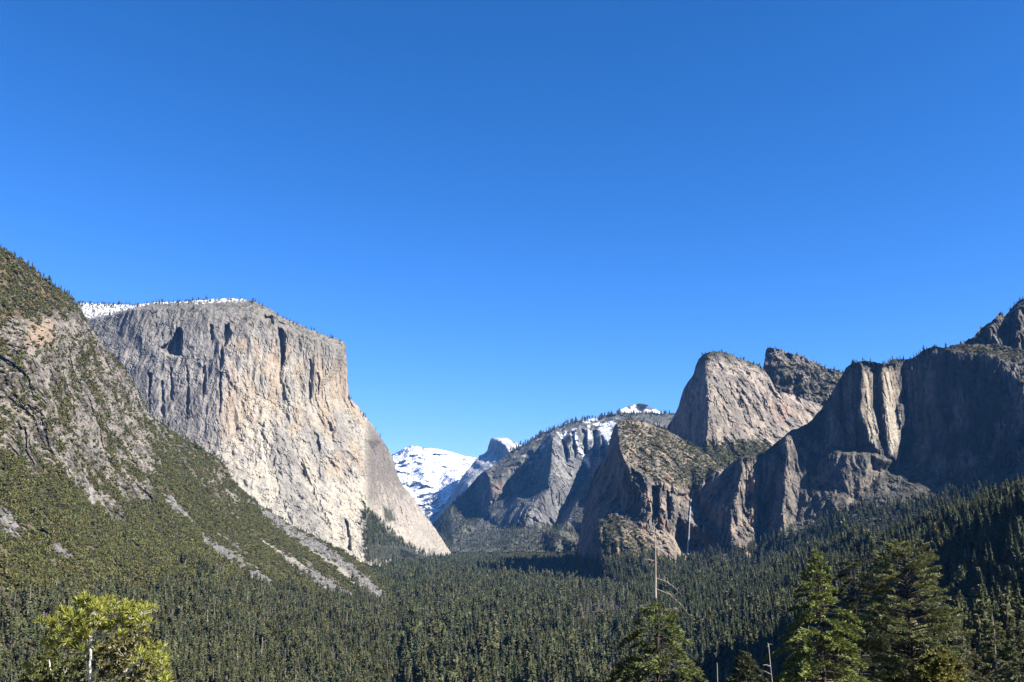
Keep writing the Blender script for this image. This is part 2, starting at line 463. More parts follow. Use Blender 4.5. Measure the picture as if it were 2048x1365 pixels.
# --- broad massif in the middle distance with a pointed rock prow
SNOWP = [[(1122, 872), (1132, 862), (1131, 874), (1124, 880)], [(1165, 842), (1195, 836), (1198, 842), (1178, 846)], [(1180, 850), (1225, 842), (1238, 850), (1210, 860), (1200, 850)],
         [(1195, 855), (1222, 846), (1226, 870), (1216, 895), (1206, 880)], [(1143, 858), (1149, 856), (1158, 890), (1182, 935), (1176, 936), (1156, 905)], [(1172, 858), (1178, 858), (1186, 890), (1181, 892)]]
def col_rim(x, y, P, N):
    n = fbm(P, 160, 600, 4, 5); f = fbm(P, 60, 90, 3, 11); g = fbm(P, 350, None, 3, 15)
    c = mix((0.17, 0.17, 0.175), (0.34, 0.325, 0.31), sstep(-.4, .45, n))
    veg = sstep(-0.02, 0.22, 0.6 * f + 0.7 * g + 0.9 * (N[..., 2] - 0.42))
    veg = np.maximum(veg, pmask([(968, 944), (1060, 884), (1088, 890), (1060, 950), (985, 1000)], x, y, 10, f, 12) * 0.85)
    low = sstep(1035, 1062, y + 8 * g)
    veg = np.maximum(veg, low)
    veg = np.maximum(veg, pmask([(870, 1050), (905, 1000), (950, 960), (960, 1040), (930, 1090), (870, 1090)], x, y, 6, f, 10) * 0.8)
    veg = np.maximum(veg, sstep(8, 1, y - np.interp(x, [1021, 1097, 1229, 1350], [906, 864, 830, 832])) * (f > -0.25) * .95)
    c = mix(c, mix((0.06, 0.066, 0.05), (0.15, 0.145, 0.11), sstep(-.3, .3, f)), veg * 0.9)
    c = mix(c, (0.07, 0.07, 0.06), sstep(.18, .32, fbm(P, 28, None, 2, 77)) * .7)
    snow = 0 * x
    for p in SNOWP: snow = np.maximum(snow, pmask(p, x, y, 3, f, 7))
    snow = np.maximum(snow, sstep(0.3, 0.45, f) * pmask([(1040, 905), (1100, 862), (1235, 830), (1235, 850), (1110, 880), (1060, 930)], x, y, 8) * 0.8)
    c = mix(c, SNOW, snow * 0.9)
    return mix(c, (0.3, 0.19, 0.15), pmask([(965, 975), (1010, 965), (1025, 972), (1000, 985), (968, 992)], x, y, 5, f, 8) * 0.55)
rim = mass("forested_massif", "broad shadowed massif with a pointed rock prow and snow on its rim", "mountain",
    [(858, 1062, 6900), (868, 1047, 7000), (885, 1028, 7050), (905, 1006, 7100), (930, 982, 7100), (945, 966, 7100), (955, 953, 7100), (968, 943, 7050), (985, 933, 7050), (1003, 918, 7100), (1021, 904, 7150), (1044, 891, 7200), (1053, 887, 7200), (1076, 870, 7250), (1097, 861, 7300), (1120, 853, 7350), (1141, 845, 7400), (1170, 839, 7400), (1194, 835, 7450), (1215, 830, 7450), (1235, 826, 7450), (1270, 826, 7500), (1320, 827, 7500), (1370, 826, 7500)],
    [(858, 1104, 5700), (900, 1104, 5500), (1000, 1104, 5400), (1100, 1104, 5300), (1180, 1104, 5200), (1260, 1104, 5100), (1370, 1104, 5000)],
    [[(966, 948, 7000), (960, 985, 6900), (965, 1026, 6850), (942, 1040, 6800)],
     [(974, 946, 6850), (985, 985, 6650), (975, 1020, 6650)],
     [(985, 965, 6760), (1030, 925, 6890), (1060, 897, 7000), (1086, 880, 7080)],
     [(942, 1040, 6800), (965, 1026, 6830), (1018, 985, 6770), (1053, 976, 6730), (1073, 966, 6740), (1086, 915, 6870), (1094, 880, 6980), (1101, 868, 7150)],
     [(950, 1058, 6300), (1000, 1058, 6100), (1050, 1058, 5900), (1068, 1047, 5950), (1059, 1011, 6000), (1097, 976, 6100), (1102, 925, 6350), (1105, 877, 6600)],
     [(1075, 1045, 5950), (1086, 1020, 6000), (1106, 976, 6130), (1112, 930, 6400), (1116, 890, 6700)],
     [(1125, 885, 6980), (1130, 900, 6750), (1136, 950, 6480), (1132, 1000, 6250), (1105, 1045, 6050)],
     [(1150, 870, 6900), (1165, 915, 6720), (1175, 950, 6650), (1155, 985, 6400), (1110, 1055, 6050)],
     [(1160, 850, 7200), (1182, 880, 6900), (1196, 925, 6500), (1185, 953, 6450)],
     [(1185, 955, 6440), (1135, 1040, 5700), (1115, 1065, 5400)],
     [(1235, 840, 7200), (1240, 900, 6100), (1240, 960, 5600), (1240, 1060, 5100)],
     [(1300, 840, 7200), (1320, 900, 6300)],
     [(1030, 1072, 5700), (1080, 1070, 5700)],
     [(877, 1060, 6600), (900, 1040, 6500), (930, 1050, 6200), (905, 1088, 5800)]],
    mat=M_FAR, jag=0.8, disp=[(200, 1300, 40, 'r'), (70, 500, 22, 'c'), (50, 130, 18, 'b'), (22, 40, 8, 'n')], color=col_rim, back=900,
    dents=[([(1123, 880), (1131, 882), (1137, 905), (1133, 925), (1126, 905)], 130, 4), ([(1144, 868), (1150, 862), (1152, 905), (1146, 915)], 110, 4), ([(1163, 858), (1172, 862), (1176, 905), (1168, 912)], 130, 4),
           ([(1184, 862), (1194, 862), (1199, 912), (1188, 915)], 140, 4), ([(1203, 872), (1214, 890), (1214, 920), (1204, 915)], 140, 4)], seed=5)

# --- the great pale granite cliff
def col_cap_cliff(x, y, P, N):
    st = streaks(P, 26, 5); st2 = streaks(P, 75, 9); n = fbm(P, 130, 260, 4, 13); f = fbm(P, 14, 30, 3, 21)
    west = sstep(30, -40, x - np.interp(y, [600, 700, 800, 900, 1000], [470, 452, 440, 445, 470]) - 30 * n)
    c = mix(TAN, (0.46, 0.42, 0.36), sstep(-.35, .35, st2 + 0.4 * n))
    c = mix(c, (0.33, 0.32, 0.31), sstep(0.05, .5, st + 0.5 * st2 - 0.1) * .8)
    c = mix(c, (0.2, 0.18, 0.165), sstep(0.22, .6, st - .2 * n) * 0.7)
    c = mix(c, (0.2, 0.185, 0.17), sstep(.2, .5, streaks(P, 11, 45)) * sstep(-.3, .3, st2 + n) * .6)
    apron = sstep(-10, 70, y - np.interp(x, [430, 520, 600, 700, 740], [860, 830, 900, 900, 960]) + 70 * st2)
    c = mix(c, LIGHT, apron * 0.75)
    c = mix(c, (0.3, 0.29, 0.28), apron * sstep(0.12, .4, streaks(P, 40, 31)) * .7)
    for pg in ([(545, 850), (575, 870), (600, 900), (632, 985), (664, 1088), (630, 1080), (590, 1050), (560, 985), (540, 900)], [(598, 800), (618, 840), (640, 870), (655, 930), (650, 985), (628, 940), (608, 880)],
               [(660, 820), (690, 830), (700, 880), (690, 960), (676, 900)]):
        c = mix(c, mix((0.21, 0.2, 0.19), (0.34, 0.32, 0.3), sstep(-.3, .3, st)), pmask(pg, x, y, 7, st + f, 9) * .75)
    for pg in ([(500, 790), (535, 800), (548, 880), (535, 960), (505, 960), (480, 900)], [(590, 905), (612, 915), (660, 1030), (690, 1100), (668, 1090), (625, 1000)], [(700, 950), (728, 960), (736, 1095), (705, 1050)]):
        c = mix(c, (0.56, 0.5, 0.42), pmask(pg, x, y, 6, st + f, 8) * .6)
    c = mix(c, (0.4, 0.29, 0.2), sstep(.12, .4, streaks(P, 34, 55)) * sstep(900, 760, y) * .55)
    c = c * [1.0, 1.0, .96]
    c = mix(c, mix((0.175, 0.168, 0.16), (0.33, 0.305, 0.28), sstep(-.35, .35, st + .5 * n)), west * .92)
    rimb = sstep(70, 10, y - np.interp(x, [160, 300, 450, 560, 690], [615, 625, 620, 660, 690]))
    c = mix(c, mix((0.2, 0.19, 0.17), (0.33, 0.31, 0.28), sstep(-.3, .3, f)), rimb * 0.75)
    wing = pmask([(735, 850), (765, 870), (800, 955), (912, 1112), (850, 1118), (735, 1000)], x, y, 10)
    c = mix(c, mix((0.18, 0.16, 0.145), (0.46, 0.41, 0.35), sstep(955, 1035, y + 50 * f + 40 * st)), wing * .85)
    veg = sstep(0.1, 0.3, f + .3 * n) * sstep(60, 10, y - np.interp(x, [160, 300, 450, 560, 690], [610, 606, 600, 632, 684]))
    c = mix(c, (0.075, 0.075, 0.045), veg * 0.75)
    fan = pmask([(722, 1022), (752, 1030), (775, 1058), (815, 1090), (868, 1116), (730, 1125)], x, y, 5, f, 10)
    fan = np.maximum(fan, pmask([(768, 1015), (785, 1020), (790, 1042), (768, 1045)], x, y, 4, f, 8))
    c = mix(c, FORESTC, fan * .9)
    top = np.interp(x, [165, 215, 260, 300, 410, 445, 480, 505, 560, 690], [606, 608, 610, 606, 600, 597, 598, 602, 632, 684])
    deep = np.interp(x, [160, 170, 215, 262, 300, 330, 420, 470, 500, 520], [0, 28, 21, 7, 0, 2.5, 5, 4, 0, 0])
    snow = sstep(1.5, -1.5, y - top - deep - 6 * f - 3 * fbm(P, 40, None, 3, 61)) * (deep > 0.5)
    return mix(c, SNOW, snow * sstep(-.12, .12, f + .06 + .5 * fbm(P, 8, None, 2, 63)))
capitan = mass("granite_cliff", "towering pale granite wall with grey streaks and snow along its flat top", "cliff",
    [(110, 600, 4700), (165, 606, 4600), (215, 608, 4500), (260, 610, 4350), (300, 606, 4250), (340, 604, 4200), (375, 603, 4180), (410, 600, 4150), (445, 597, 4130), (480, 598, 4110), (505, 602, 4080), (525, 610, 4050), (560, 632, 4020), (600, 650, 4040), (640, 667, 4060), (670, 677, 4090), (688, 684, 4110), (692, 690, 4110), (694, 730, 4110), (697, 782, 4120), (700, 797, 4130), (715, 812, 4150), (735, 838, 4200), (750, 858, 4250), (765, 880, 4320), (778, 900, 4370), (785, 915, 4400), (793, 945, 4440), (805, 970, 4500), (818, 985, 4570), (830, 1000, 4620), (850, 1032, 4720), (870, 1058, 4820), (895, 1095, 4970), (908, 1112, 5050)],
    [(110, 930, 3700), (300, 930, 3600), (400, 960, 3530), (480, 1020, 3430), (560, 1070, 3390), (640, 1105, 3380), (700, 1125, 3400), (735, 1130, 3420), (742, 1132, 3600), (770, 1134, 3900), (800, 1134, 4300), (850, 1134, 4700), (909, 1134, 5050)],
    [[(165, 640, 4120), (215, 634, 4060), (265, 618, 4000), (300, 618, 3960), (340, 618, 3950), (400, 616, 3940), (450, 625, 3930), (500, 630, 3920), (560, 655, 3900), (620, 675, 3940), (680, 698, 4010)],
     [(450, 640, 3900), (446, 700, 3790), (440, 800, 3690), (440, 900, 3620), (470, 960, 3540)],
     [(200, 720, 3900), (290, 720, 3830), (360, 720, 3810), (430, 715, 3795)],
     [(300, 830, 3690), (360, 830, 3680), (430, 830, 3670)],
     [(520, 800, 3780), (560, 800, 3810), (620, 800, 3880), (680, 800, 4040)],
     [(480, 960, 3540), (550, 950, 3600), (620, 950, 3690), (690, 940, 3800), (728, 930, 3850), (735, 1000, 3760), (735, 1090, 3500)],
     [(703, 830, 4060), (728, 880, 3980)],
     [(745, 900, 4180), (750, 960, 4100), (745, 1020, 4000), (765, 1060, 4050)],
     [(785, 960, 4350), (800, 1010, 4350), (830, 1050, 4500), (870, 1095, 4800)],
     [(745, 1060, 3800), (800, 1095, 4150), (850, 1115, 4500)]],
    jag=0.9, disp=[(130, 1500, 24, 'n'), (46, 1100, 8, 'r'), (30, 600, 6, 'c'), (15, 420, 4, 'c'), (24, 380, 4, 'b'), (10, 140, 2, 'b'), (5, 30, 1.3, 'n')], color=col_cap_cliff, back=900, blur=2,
    dents=[([(322, 698), (340, 684), (353, 662), (360, 655), (364, 690), (362, 712), (342, 710)], 70, 4),
           ([(296, 742), (303, 748), (300, 790), (295, 796)], 30, 4),
           ([(440, 690), (448, 658), (455, 648), (463, 668), (452, 686)], 55, 4), ([(440, 690), (449, 688), (445, 735), (439, 740)], 36, 4),
           ([(418, 648), (425, 650), (427, 684), (421, 680)], 34, 4), ([(438, 745), (443, 745), (443, 826), (437, 830)], 26, 4), ([(404, 735), (410, 730), (410, 790), (405, 795)], 24, 4),
           ([(340, 735), (344, 735), (346, 800), (341, 800)], 20, 3), ([(372, 730), (376, 730), (378, 830), (373, 830)], 20, 3), ([(322, 760), (326, 760), (327, 830), (322, 830)], 20, 3),
           ([(528, 632), (544, 634), (546, 650), (530, 652)], 45, 4), ([(556, 655), (567, 662), (570, 720), (562, 742), (560, 690)], 36, 4),
           ([(618, 720), (623, 720), (622, 800), (617, 806)], 26, 3), ([(634, 745), (638, 745), (637, 790), (634, 792)], 20, 3),
           ([(624, 862), (634, 868), (642, 900), (636, 905)], 30, 4), ([(655, 840), (668, 865), (666, 880), (657, 862)], 30, 4), ([(690, 1040), (695, 1045), (702, 1100), (694, 1098)], 30, 3),
           ([(600, 880), (620, 885), (636, 930), (640, 960), (632, 960), (616, 920)], 11, 4), ([(555, 700), (562, 760), (575, 800), (580, 850), (572, 850), (560, 800)], 10, 4),
           ([(590, 910), (605, 930), (640, 1010), (662, 1060), (650, 1060), (620, 1000)], 13, 5), ([(520, 860), (545, 900), (560, 990), (585, 1050), (560, 1040), (540, 980)], 11, 6)], seed=6)

# --- the long hillside of scrub, broken rock and scree
RUBBLE = [[(498, 1000), (520, 1008), (560, 1035), (620, 1072), (700, 1125), (760, 1175), (788, 1205), (760, 1205), (690, 1155), (600, 1088), (540, 1045)],
          [(515, 1074), (560, 1100), (640, 1145), (715, 1193), (690, 1205), (640, 1172), (590, 1138), (540, 1098)],
          [(395, 1060), (430, 1082), (480, 1112), (550, 1162), (548, 1182), (500, 1158), (450, 1122), (405, 1085)],
          [(-30, 1000), (15, 1020), (50, 1055), (40, 1085), (10, 1070), (-30, 1050)], [(78, 1070), (110, 1085), (145, 1112), (130, 1118), (95, 1098)],
          [(325, 985), (352, 1000), (388, 1045), (375, 1045), (345, 1022)], [(165, 965), (182, 962), (192, 1015), (180, 1018)], [(430, 1060), (460, 1080), (500, 1110), (480, 1112)]]
BRIGHT = [[(510, 1072), (560, 1100), (620, 1136), (612, 1140), (555, 1106)], [(600, 1085), (690, 1140), (735, 1185), (720, 1182), (680, 1146)], [(12, 1083), (46, 1100), (44, 1106), (16, 1092)], [(455, 990), (478, 975), (474, 1000), (462, 1004)], [(178, 975), (186, 970), (188, 1012), (181, 1012)]]
ROCKZ = [(-60, 660), (40, 640), (110, 632), (160, 622), (190, 650), (230, 700), (262, 745), (300, 800), (330, 845), (300, 870), (310, 930), (290, 990), (240, 1030), (200, 1015), (150, 985), (100, 950), (40, 915), (-60, 890)]
def hill_bare(x, y, P, f=None):
    f = fbm(P, 26, 30, 3, 71) if f is None else f
    g = fbm(P, 90, None, 3, 75)
    rock = pmask(ROCKZ, x, y, 14, g, 30) * sstep(-0.3, 0.1, 0.24 + f * 0.7 + 0.9 * g)
    ridge = sstep(70, 15, np.abs(y - np.interp(x, [280, 480], [800, 975]) - 25)) * (x > 230) * (x < 480) * sstep(-.1, .35, f + .2)
    rock = np.maximum(rock, ridge * .8)
    tal = 0 * x
    for p in RUBBLE: tal = np.maximum(tal, pmask(p, x, y, 3, f, 9))
    cap_ = sstep(690, 640, y) * (x < 200)
    tal = tal * sstep(-.9, -.5, g + .5 * f)
    return rock, tal
def col_hill(x, y, P, N):
    f = fbm(P, 26, 30, 3, 71); h = fbm(P, 7, None, 3, 72); g = fbm(P, 90, None, 3, 75)
    rock, tal = hill_bare(x, y, P, f)
    c = mix(SOIL, (0.085, 0.08, 0.04), sstep(-.3, .3, g + h))
    c = mix(c, (0.2, 0.13, 0.075), sstep(700, 640, y) * sstep(-.1, .4, f) * .7)
    c = mix(c, mix((0.1, 0.088, 0.075), (0.33, 0.295, 0.25), sstep(-.5, .5, h + .7 * fbm(P, 55, 40, 3, 77))), rock)
    c = mix(c, (0.4, 0.29, 0.2), rock * pmask([(60, 640), (110, 640), (105, 690), (50, 700)], x, y, 12, h, 10) * .7)
    c = mix(c, mix((0.11, 0.105, 0.1), (0.31, 0.295, 0.275), sstep(-.4, .4, h + .3 * perlin(P[..., 0] / 2.5, P[..., 1] / 2.5, P[..., 2] / 2.5, 99))), tal * .93)
    br = 0 * x
    for p in BRIGHT: br = np.maximum(br, pmask(p, x, y, 2.5, h, 4))
    return mix(c, (0.42, 0.385, 0.335), br * .8)
hill = mass("scrubby_hillside", "steep hillside of green scrub, broken rock and grey scree", "hillside",
    [(-520, 150, 1500), (-120, 400, 1700), (0, 497, 1750), (40, 520, 1800), (75, 546, 1850), (110, 573, 1900), (140, 595, 1950), (158, 622, 1980), (185, 662, 2050), (215, 702, 2130), (250, 742, 2200), (280, 790, 2280), (300, 830, 2330), (350, 868, 2450), (400, 893, 2560), (440, 922, 2620), (478, 977, 2640), (520, 1010, 2700), (600, 1060, 2750), (690, 1105, 2750), (760, 1150, 2650), (830, 1190, dz(1190, -178))],
    [(-520, 1420, 480), (-120, 1420, 640), (0, 1420, 690), (200, 1420, 760), (400, 1420, 840), (600, 1420, 900), (830, 1420, dz(1420, -178))],
    [[(-120, 640, 1560), (0, 650, 1600), (110, 650, 1720), (165, 660, 1900)],
     [(-120, 900, 1200), (0, 893, 1270), (100, 950, 1420), (180, 1008, 1560), (280, 1040, 1700), (340, 1110, 1650)],
     [(0, 780, 1420), (120, 800, 1620), (200, 800, 1850), (260, 830, 2100)],
     [(150, 900, 1620), (250, 920, 1880), (330, 920, 2150), (400, 940, 2350)],
     [(-120, 1180, 880), (0, 1180, 940), (200, 1200, 1100), (400, 1200, 1350), (560, 1200, 1700), (700, 1205, 2050)],
     [(400, 1060, 1950), (500, 1100, 2100), (600, 1150, 2100)], [(0, 1060, 1090), (150, 1110, 1240), (300, 1150, 1400)],
     [(-120, 1300, 730), (100, 1300, 830), (300, 1290, 990), (500, 1290, 1180), (700, 1290, 1310)]],
    mat=M_SOIL, jag=2.0, disp=[(230, 260, 45, 'n'), (60, 80, 14, 'b'), (26, 30, 9, 'b'), (11, 12, 4, 'b'), (5, 6, 1.5, 'n')], color=col_hill, back=700, seed=7)

# --- pale rounded rock and the block of crag behind it
def col_round(x, y, P, N):
    n = fbm(P, 60, 120, 4, 5); f = fbm(P, 20, 26, 3, 9); d = fbm((P @ np.array([[1, 0, .6], [0, 1, 0], [-.6, 0, 1]])), 30, 260, 3, 14)
    c = mix((0.25, 0.22, 0.19), (0.44, 0.37, 0.3), sstep(-.35, .35, n + .5 * d))
    c = mix(c, (0.45, 0.3, 0.22), pmask([(1535, 815), (1570, 800), (1600, 830), (1560, 850)], x, y, 14, n, 16) * .7)
    c = mix(c, (0.16, 0.15, 0.14), sstep(0.2, .5, d) * .6)
    veg = pmask([(1412, 885), (1450, 890), (1500, 875), (1530, 880), (1545, 905), (1530, 990), (1400, 990), (1395, 905)], x, y, 6, f, 14)
    veg = np.maximum(veg, sstep(0.16, .42, f + .6 * fbm(P, 110, None, 3, 19)) * sstep(900, 780, y) * .75)
    veg = np.maximum(veg, sstep(10, 2, y - np.interp(x, [1390, 1427, 1480, 1527, 1600], [735, 705, 718, 730, 790])) * .85)
    return mix(c, (0.06, 0.062, 0.038), veg * .9)
round_rock = mass("rounded_granite_peak", "pale rounded granite peak with one shaded flank", "mountain",
    [(1318, 880, 4000), (1335, 854, 3950), (1345, 838, 3920), (1357, 814, 3880), (1362, 795, 3870), (1367, 779, 3850), (1376, 764, 3830), (1387, 750, 3800), (1391, 733, 3780), (1398, 718, 3760), (1406, 709, 3740), (1416, 705, 3720), (1427, 703, 3720), (1440, 703, 3730), (1460, 707, 3740), (1479, 717, 3740), (1504, 725, 3750), (1522, 732, 3760), (1540, 756, 3760), (1552, 780, 3760), (1585, 790, 3780), (1612, 800, 3800), (1650, 812, 3830), (1720, 840, 3900)],
    [(1318, 1000, 3500), (1400, 1010, 3300), (1500, 1000, 3200), (1600, 990, 3150), (1720, 980, 3100)],
    [[(1410, 722, 3680), (1414, 770, 3480), (1416, 830, 3400), (1413, 900, 3350)],
     [(1440, 720, 3660), (1450, 770, 3540), (1460, 830, 3490), (1440, 890, 3400)],
     [(1520, 745, 3710), (1530, 800, 3640), (1520, 860, 3540), (1500, 905, 3400)],
     [(1590, 820, 3720), (1590, 850, 3640)], [(1345, 870, 3900), (1365, 870, 3780), (1395, 880, 3540)]],
    jag=0.8, disp=[(90, 260, 18, 'r'), (40, 160, 9, 'c'), (28, 50, 8, 'b'), (12, 18, 4, 'b'), (6, 8, 2, 'n')], color=col_round, back=500, seed=8)

def col_crag(x, y, P, N):
    n = fbm(P, 40, 60, 4, 5); f = fbm(P, 16, 18, 3, 9)
    c = mix((0.13, 0.12, 0.115), (0.33, 0.28, 0.23), sstep(-.35, .4, n))
    c = mix(c, (0.35, 0.2, 0.1), sstep(.35, .5, fbm(P, 24, None, 2, 33)) * .5)
    veg = sstep(-0.15, 0.3, f + .5 * n + 0.006 * (y - 745))
    return mix(c, (0.09, 0.085, 0.055), veg * .92)
crag = mass("wooded_crag", "dark blocky crag with a scrub-covered slope falling away behind the rounded peak", "crag",
    [(1505, 745, 4000), (1526, 735, 4000), (1529, 722, 3990), (1531, 704, 3990), (1533, 697, 3985), (1540, 696, 3980), (1552, 698, 3980), (1570, 703, 3980), (1584, 707, 3990), (1602, 711, 4000), (1618, 719, 4010), (1634, 727, 4030), (1661, 739, 4060), (1684, 743, 4080), (1730, 765, 4120)],
    [(1505, 860, 3990), (1600, 880, 3960), (1730, 880, 3990)],
    [[(1532, 730, 3970), (1560, 730, 3950), (1600, 745, 3960)], [(1550, 785, 3930), (1610, 800, 3900), (1680, 800, 3900)]],
    jag=1.5, disp=[(60, 70, 22, 'r'), (26, 30, 14, 'b'), (10, 12, 6, 'b')], color=col_crag, back=400, seed=9)

# --- lower scrub-topped rock with the recess of the waterfall
def col_lower(x, y, P, N):
    st = streaks(P, 18, 5); n = fbm(P, 50, 80, 4, 6); f = fbm(P, 15, 16, 3, 7); g = fbm(P, 70, None, 3, 8)
    c = mix((0.15, 0.135, 0.12), (0.38, 0.31, 0.235), sstep(-.4, .4, n + .5 * st))
    c = mix(c, (0.12, 0.115, 0.11), sstep(.1, .5, st) * .6)
    c = mix(c, (0.4, 0.25, 0.17), sstep(.2, .5, fbm(P, 45, 60, 3, 44)) * .5)
    slope = pmask([(1225, 838), (1262, 832), (1330, 848), (1440, 915), (1540, 880), (1520, 918), (1470, 925), (1434, 942), (1386, 985), (1335, 968), (1300, 962), (1262, 935), (1238, 905), (1230, 870)], x, y, 5, f, 8)
    veg = slope * sstep(-.3, .15, f + .6 * g + np.clip((x - 1330) / 260, -.35, .45))
    spur = pmask([(1190, 1050), (1220, 1026), (1245, 1032), (1290, 1060), (1350, 1122), (1340, 1170), (1180, 1170)], x, y, 6, f, 10)
    veg = np.maximum(veg, spur * sstep(-.2, .2, f + .5 * g) * .9)
    return mix(c, mix((0.05, 0.052, 0.03), (0.1, 0.09, 0.055), sstep(-.3, .4, f)), veg * .9)
lower = mass("waterfall_cliff", "dark granite cliff with a scrubby sloping top and a waterfall recess", "cliff",
    [(1132, 1165, 3250), (1142, 1138, 3250), (1150, 1112, 3250), (1158, 1080, 3280), (1165, 1040, 3320), (1175, 992, 3350), (1185, 955, 3370), (1200, 930, 3370), (1214, 905, 3360), (1222, 872, 3330), (1231, 848, 3280), (1245, 841, 3270), (1262, 838, 3270), (1285, 842, 3280), (1300, 846, 3290), (1330, 858, 3300), (1370, 881, 3300), (1400, 896, 3290), (1420, 910, 3270), (1434, 928, 3230), (1446, 938, 3000), (1462, 928, 2980), (1479, 916, 2930), (1495, 912, 2915), (1510, 912, 2915), (1525, 905, 2960), (1545, 900, 3000)],
    [(1132, 1190, 3000), (1200, 1190, 2600), (1290, 1190, 2500), (1340, 1190, 2500), (1380, 1190, 2600), (1480, 1190, 2560), (1545, 1190, 2650)],
    [[(1234, 852, 3220), (1240, 905, 2970), (1252, 930, 2945), (1274, 965, 2918), (1289, 983, 2903), (1301, 1010, 2882), (1304, 1028, 2865)],
     [(1300, 880, 3140), (1330, 905, 3080), (1380, 930, 3100), (1415, 930, 3140)],
     [(1304, 1028, 2865), (1308, 990, 2900), (1312, 963, 2910), (1318, 968, 2915), (1334, 970, 2925), (1338, 980, 2930), (1357, 980, 2945), (1372, 987, 2980), (1385, 986, 3000), (1410, 962, 2995), (1434, 941, 2985), (1462, 931, 2960), (1484, 919, 2885), (1498, 915, 2890)],
     [(1325, 1058, 2860), (1350, 1030, 2885), (1374, 1095, 2965), (1400, 1095, 2930), (1440, 1080, 2850)],
     [(1484, 919, 2885), (1482, 950, 2862), (1476, 990, 2840), (1466, 1020, 2822), (1462, 1060, 2790), (1470, 1105, 2730)],
     [(1497, 930, 2908), (1498, 1000, 2884), (1492, 1050, 2840)], [(1509, 940, 2895), (1509, 1000, 2868), (1513, 1052, 2850), (1495, 1105, 2740)], [(1522, 940, 2930), (1523, 1000, 2905), (1524, 1060, 2875)],
     [(1165, 1110, 3040), (1185, 1060, 3000), (1197, 1046, 2965), (1222, 1028, 2960), (1245, 1034, 2925), (1290, 1062, 2845), (1350, 1124, 2750), (1370, 1135, 2760)],
     [(1199, 1056, 2920), (1205, 1110, 2730), (1215, 1150, 2610)], [(1240, 1085, 2720), (1290, 1110, 2690)],
     [(1195, 990, 3200), (1235, 1000, 3020), (1278, 1035, 2890)]],
    jag=1.2, disp=[(60, 300, 14, 'r'), (30, 240, 8, 'c'), (24, 60, 10, 'b'), (10, 22, 6, 'b'), (5, 7, 2.2, 'n')], color=col_lower, back=350, blur=2,
    dents=[([(1305, 975), (1316, 972), (1319, 1060), (1304, 1050)], 55, 4), ([(1335, 982), (1340, 985), (1341, 1040), (1333, 1040)], 35, 3), ([(1355, 990), (1400, 985), (1410, 1100), (1350, 1108)], 30, 8),
           ([(1262, 935), (1280, 950), (1290, 970), (1280, 975), (1265, 955)], 20, 4), ([(1488, 960), (1494, 960), (1496, 1020), (1489, 1010)], 20, 3), ([(1204, 1060), (1210, 1050), (1216, 1125), (1208, 1140)], 26, 4), ([(1232, 1050), (1238, 1055), (1250, 1110), (1240, 1112)], 22, 4), ([(1262, 1060), (1270, 1062), (1292, 1120), (1280, 1120)], 20, 4), ([(1222, 1090), (1228, 1085), (1236, 1150), (1226, 1150)], 22, 4), ([(1290, 1075), (1296, 1078), (1322, 1125), (1312, 1126)], 18, 4)], seed=10)

# --- the dark cliffs at the valley's shaded side
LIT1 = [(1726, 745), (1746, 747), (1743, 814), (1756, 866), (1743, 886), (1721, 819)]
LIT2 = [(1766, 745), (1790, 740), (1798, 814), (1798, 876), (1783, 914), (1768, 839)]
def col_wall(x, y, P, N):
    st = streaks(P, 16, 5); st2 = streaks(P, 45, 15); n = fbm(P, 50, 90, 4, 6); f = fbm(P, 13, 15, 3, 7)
    c = mix((0.085, 0.082, 0.08), (0.3, 0.27, 0.24), sstep(-.3, .4, st2 + .5 * st))  # dark-stained rock, darkened further to deepen the wall's shade
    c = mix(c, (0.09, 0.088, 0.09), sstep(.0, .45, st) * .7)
    pale = np.maximum(pmask(LIT1, x, y, 9, st + f, 10), pmask(LIT2, x, y, 9, st + f, 10))  # ribs painted paler where sunlight falls
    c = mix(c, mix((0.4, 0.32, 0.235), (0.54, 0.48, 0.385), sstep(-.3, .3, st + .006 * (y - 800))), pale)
    c = mix(c, (0.36, 0.3, 0.25), pmask([(1560, 862), (1595, 862), (1605, 1000), (1640, 930), (1700, 900), (1790, 910), (1740, 990), (1600, 1060), (1555, 1070)], x, y, 12, n, 10) * sstep(-.4, .3, f + n) * .85)  # sunlit buttress and ledge also painted lighter
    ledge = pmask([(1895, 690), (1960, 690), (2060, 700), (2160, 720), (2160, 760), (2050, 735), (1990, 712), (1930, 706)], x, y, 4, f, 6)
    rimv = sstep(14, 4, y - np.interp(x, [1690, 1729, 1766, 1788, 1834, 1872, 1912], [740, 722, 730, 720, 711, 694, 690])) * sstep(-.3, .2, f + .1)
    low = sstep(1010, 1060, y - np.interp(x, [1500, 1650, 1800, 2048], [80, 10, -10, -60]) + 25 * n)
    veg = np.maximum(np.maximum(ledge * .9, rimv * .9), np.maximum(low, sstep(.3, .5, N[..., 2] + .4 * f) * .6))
    return mix(c, mix((0.04, 0.045, 0.03), (0.1, 0.095, 0.05), sstep(-.1, .5, f + ledge * .4)), veg * .92)
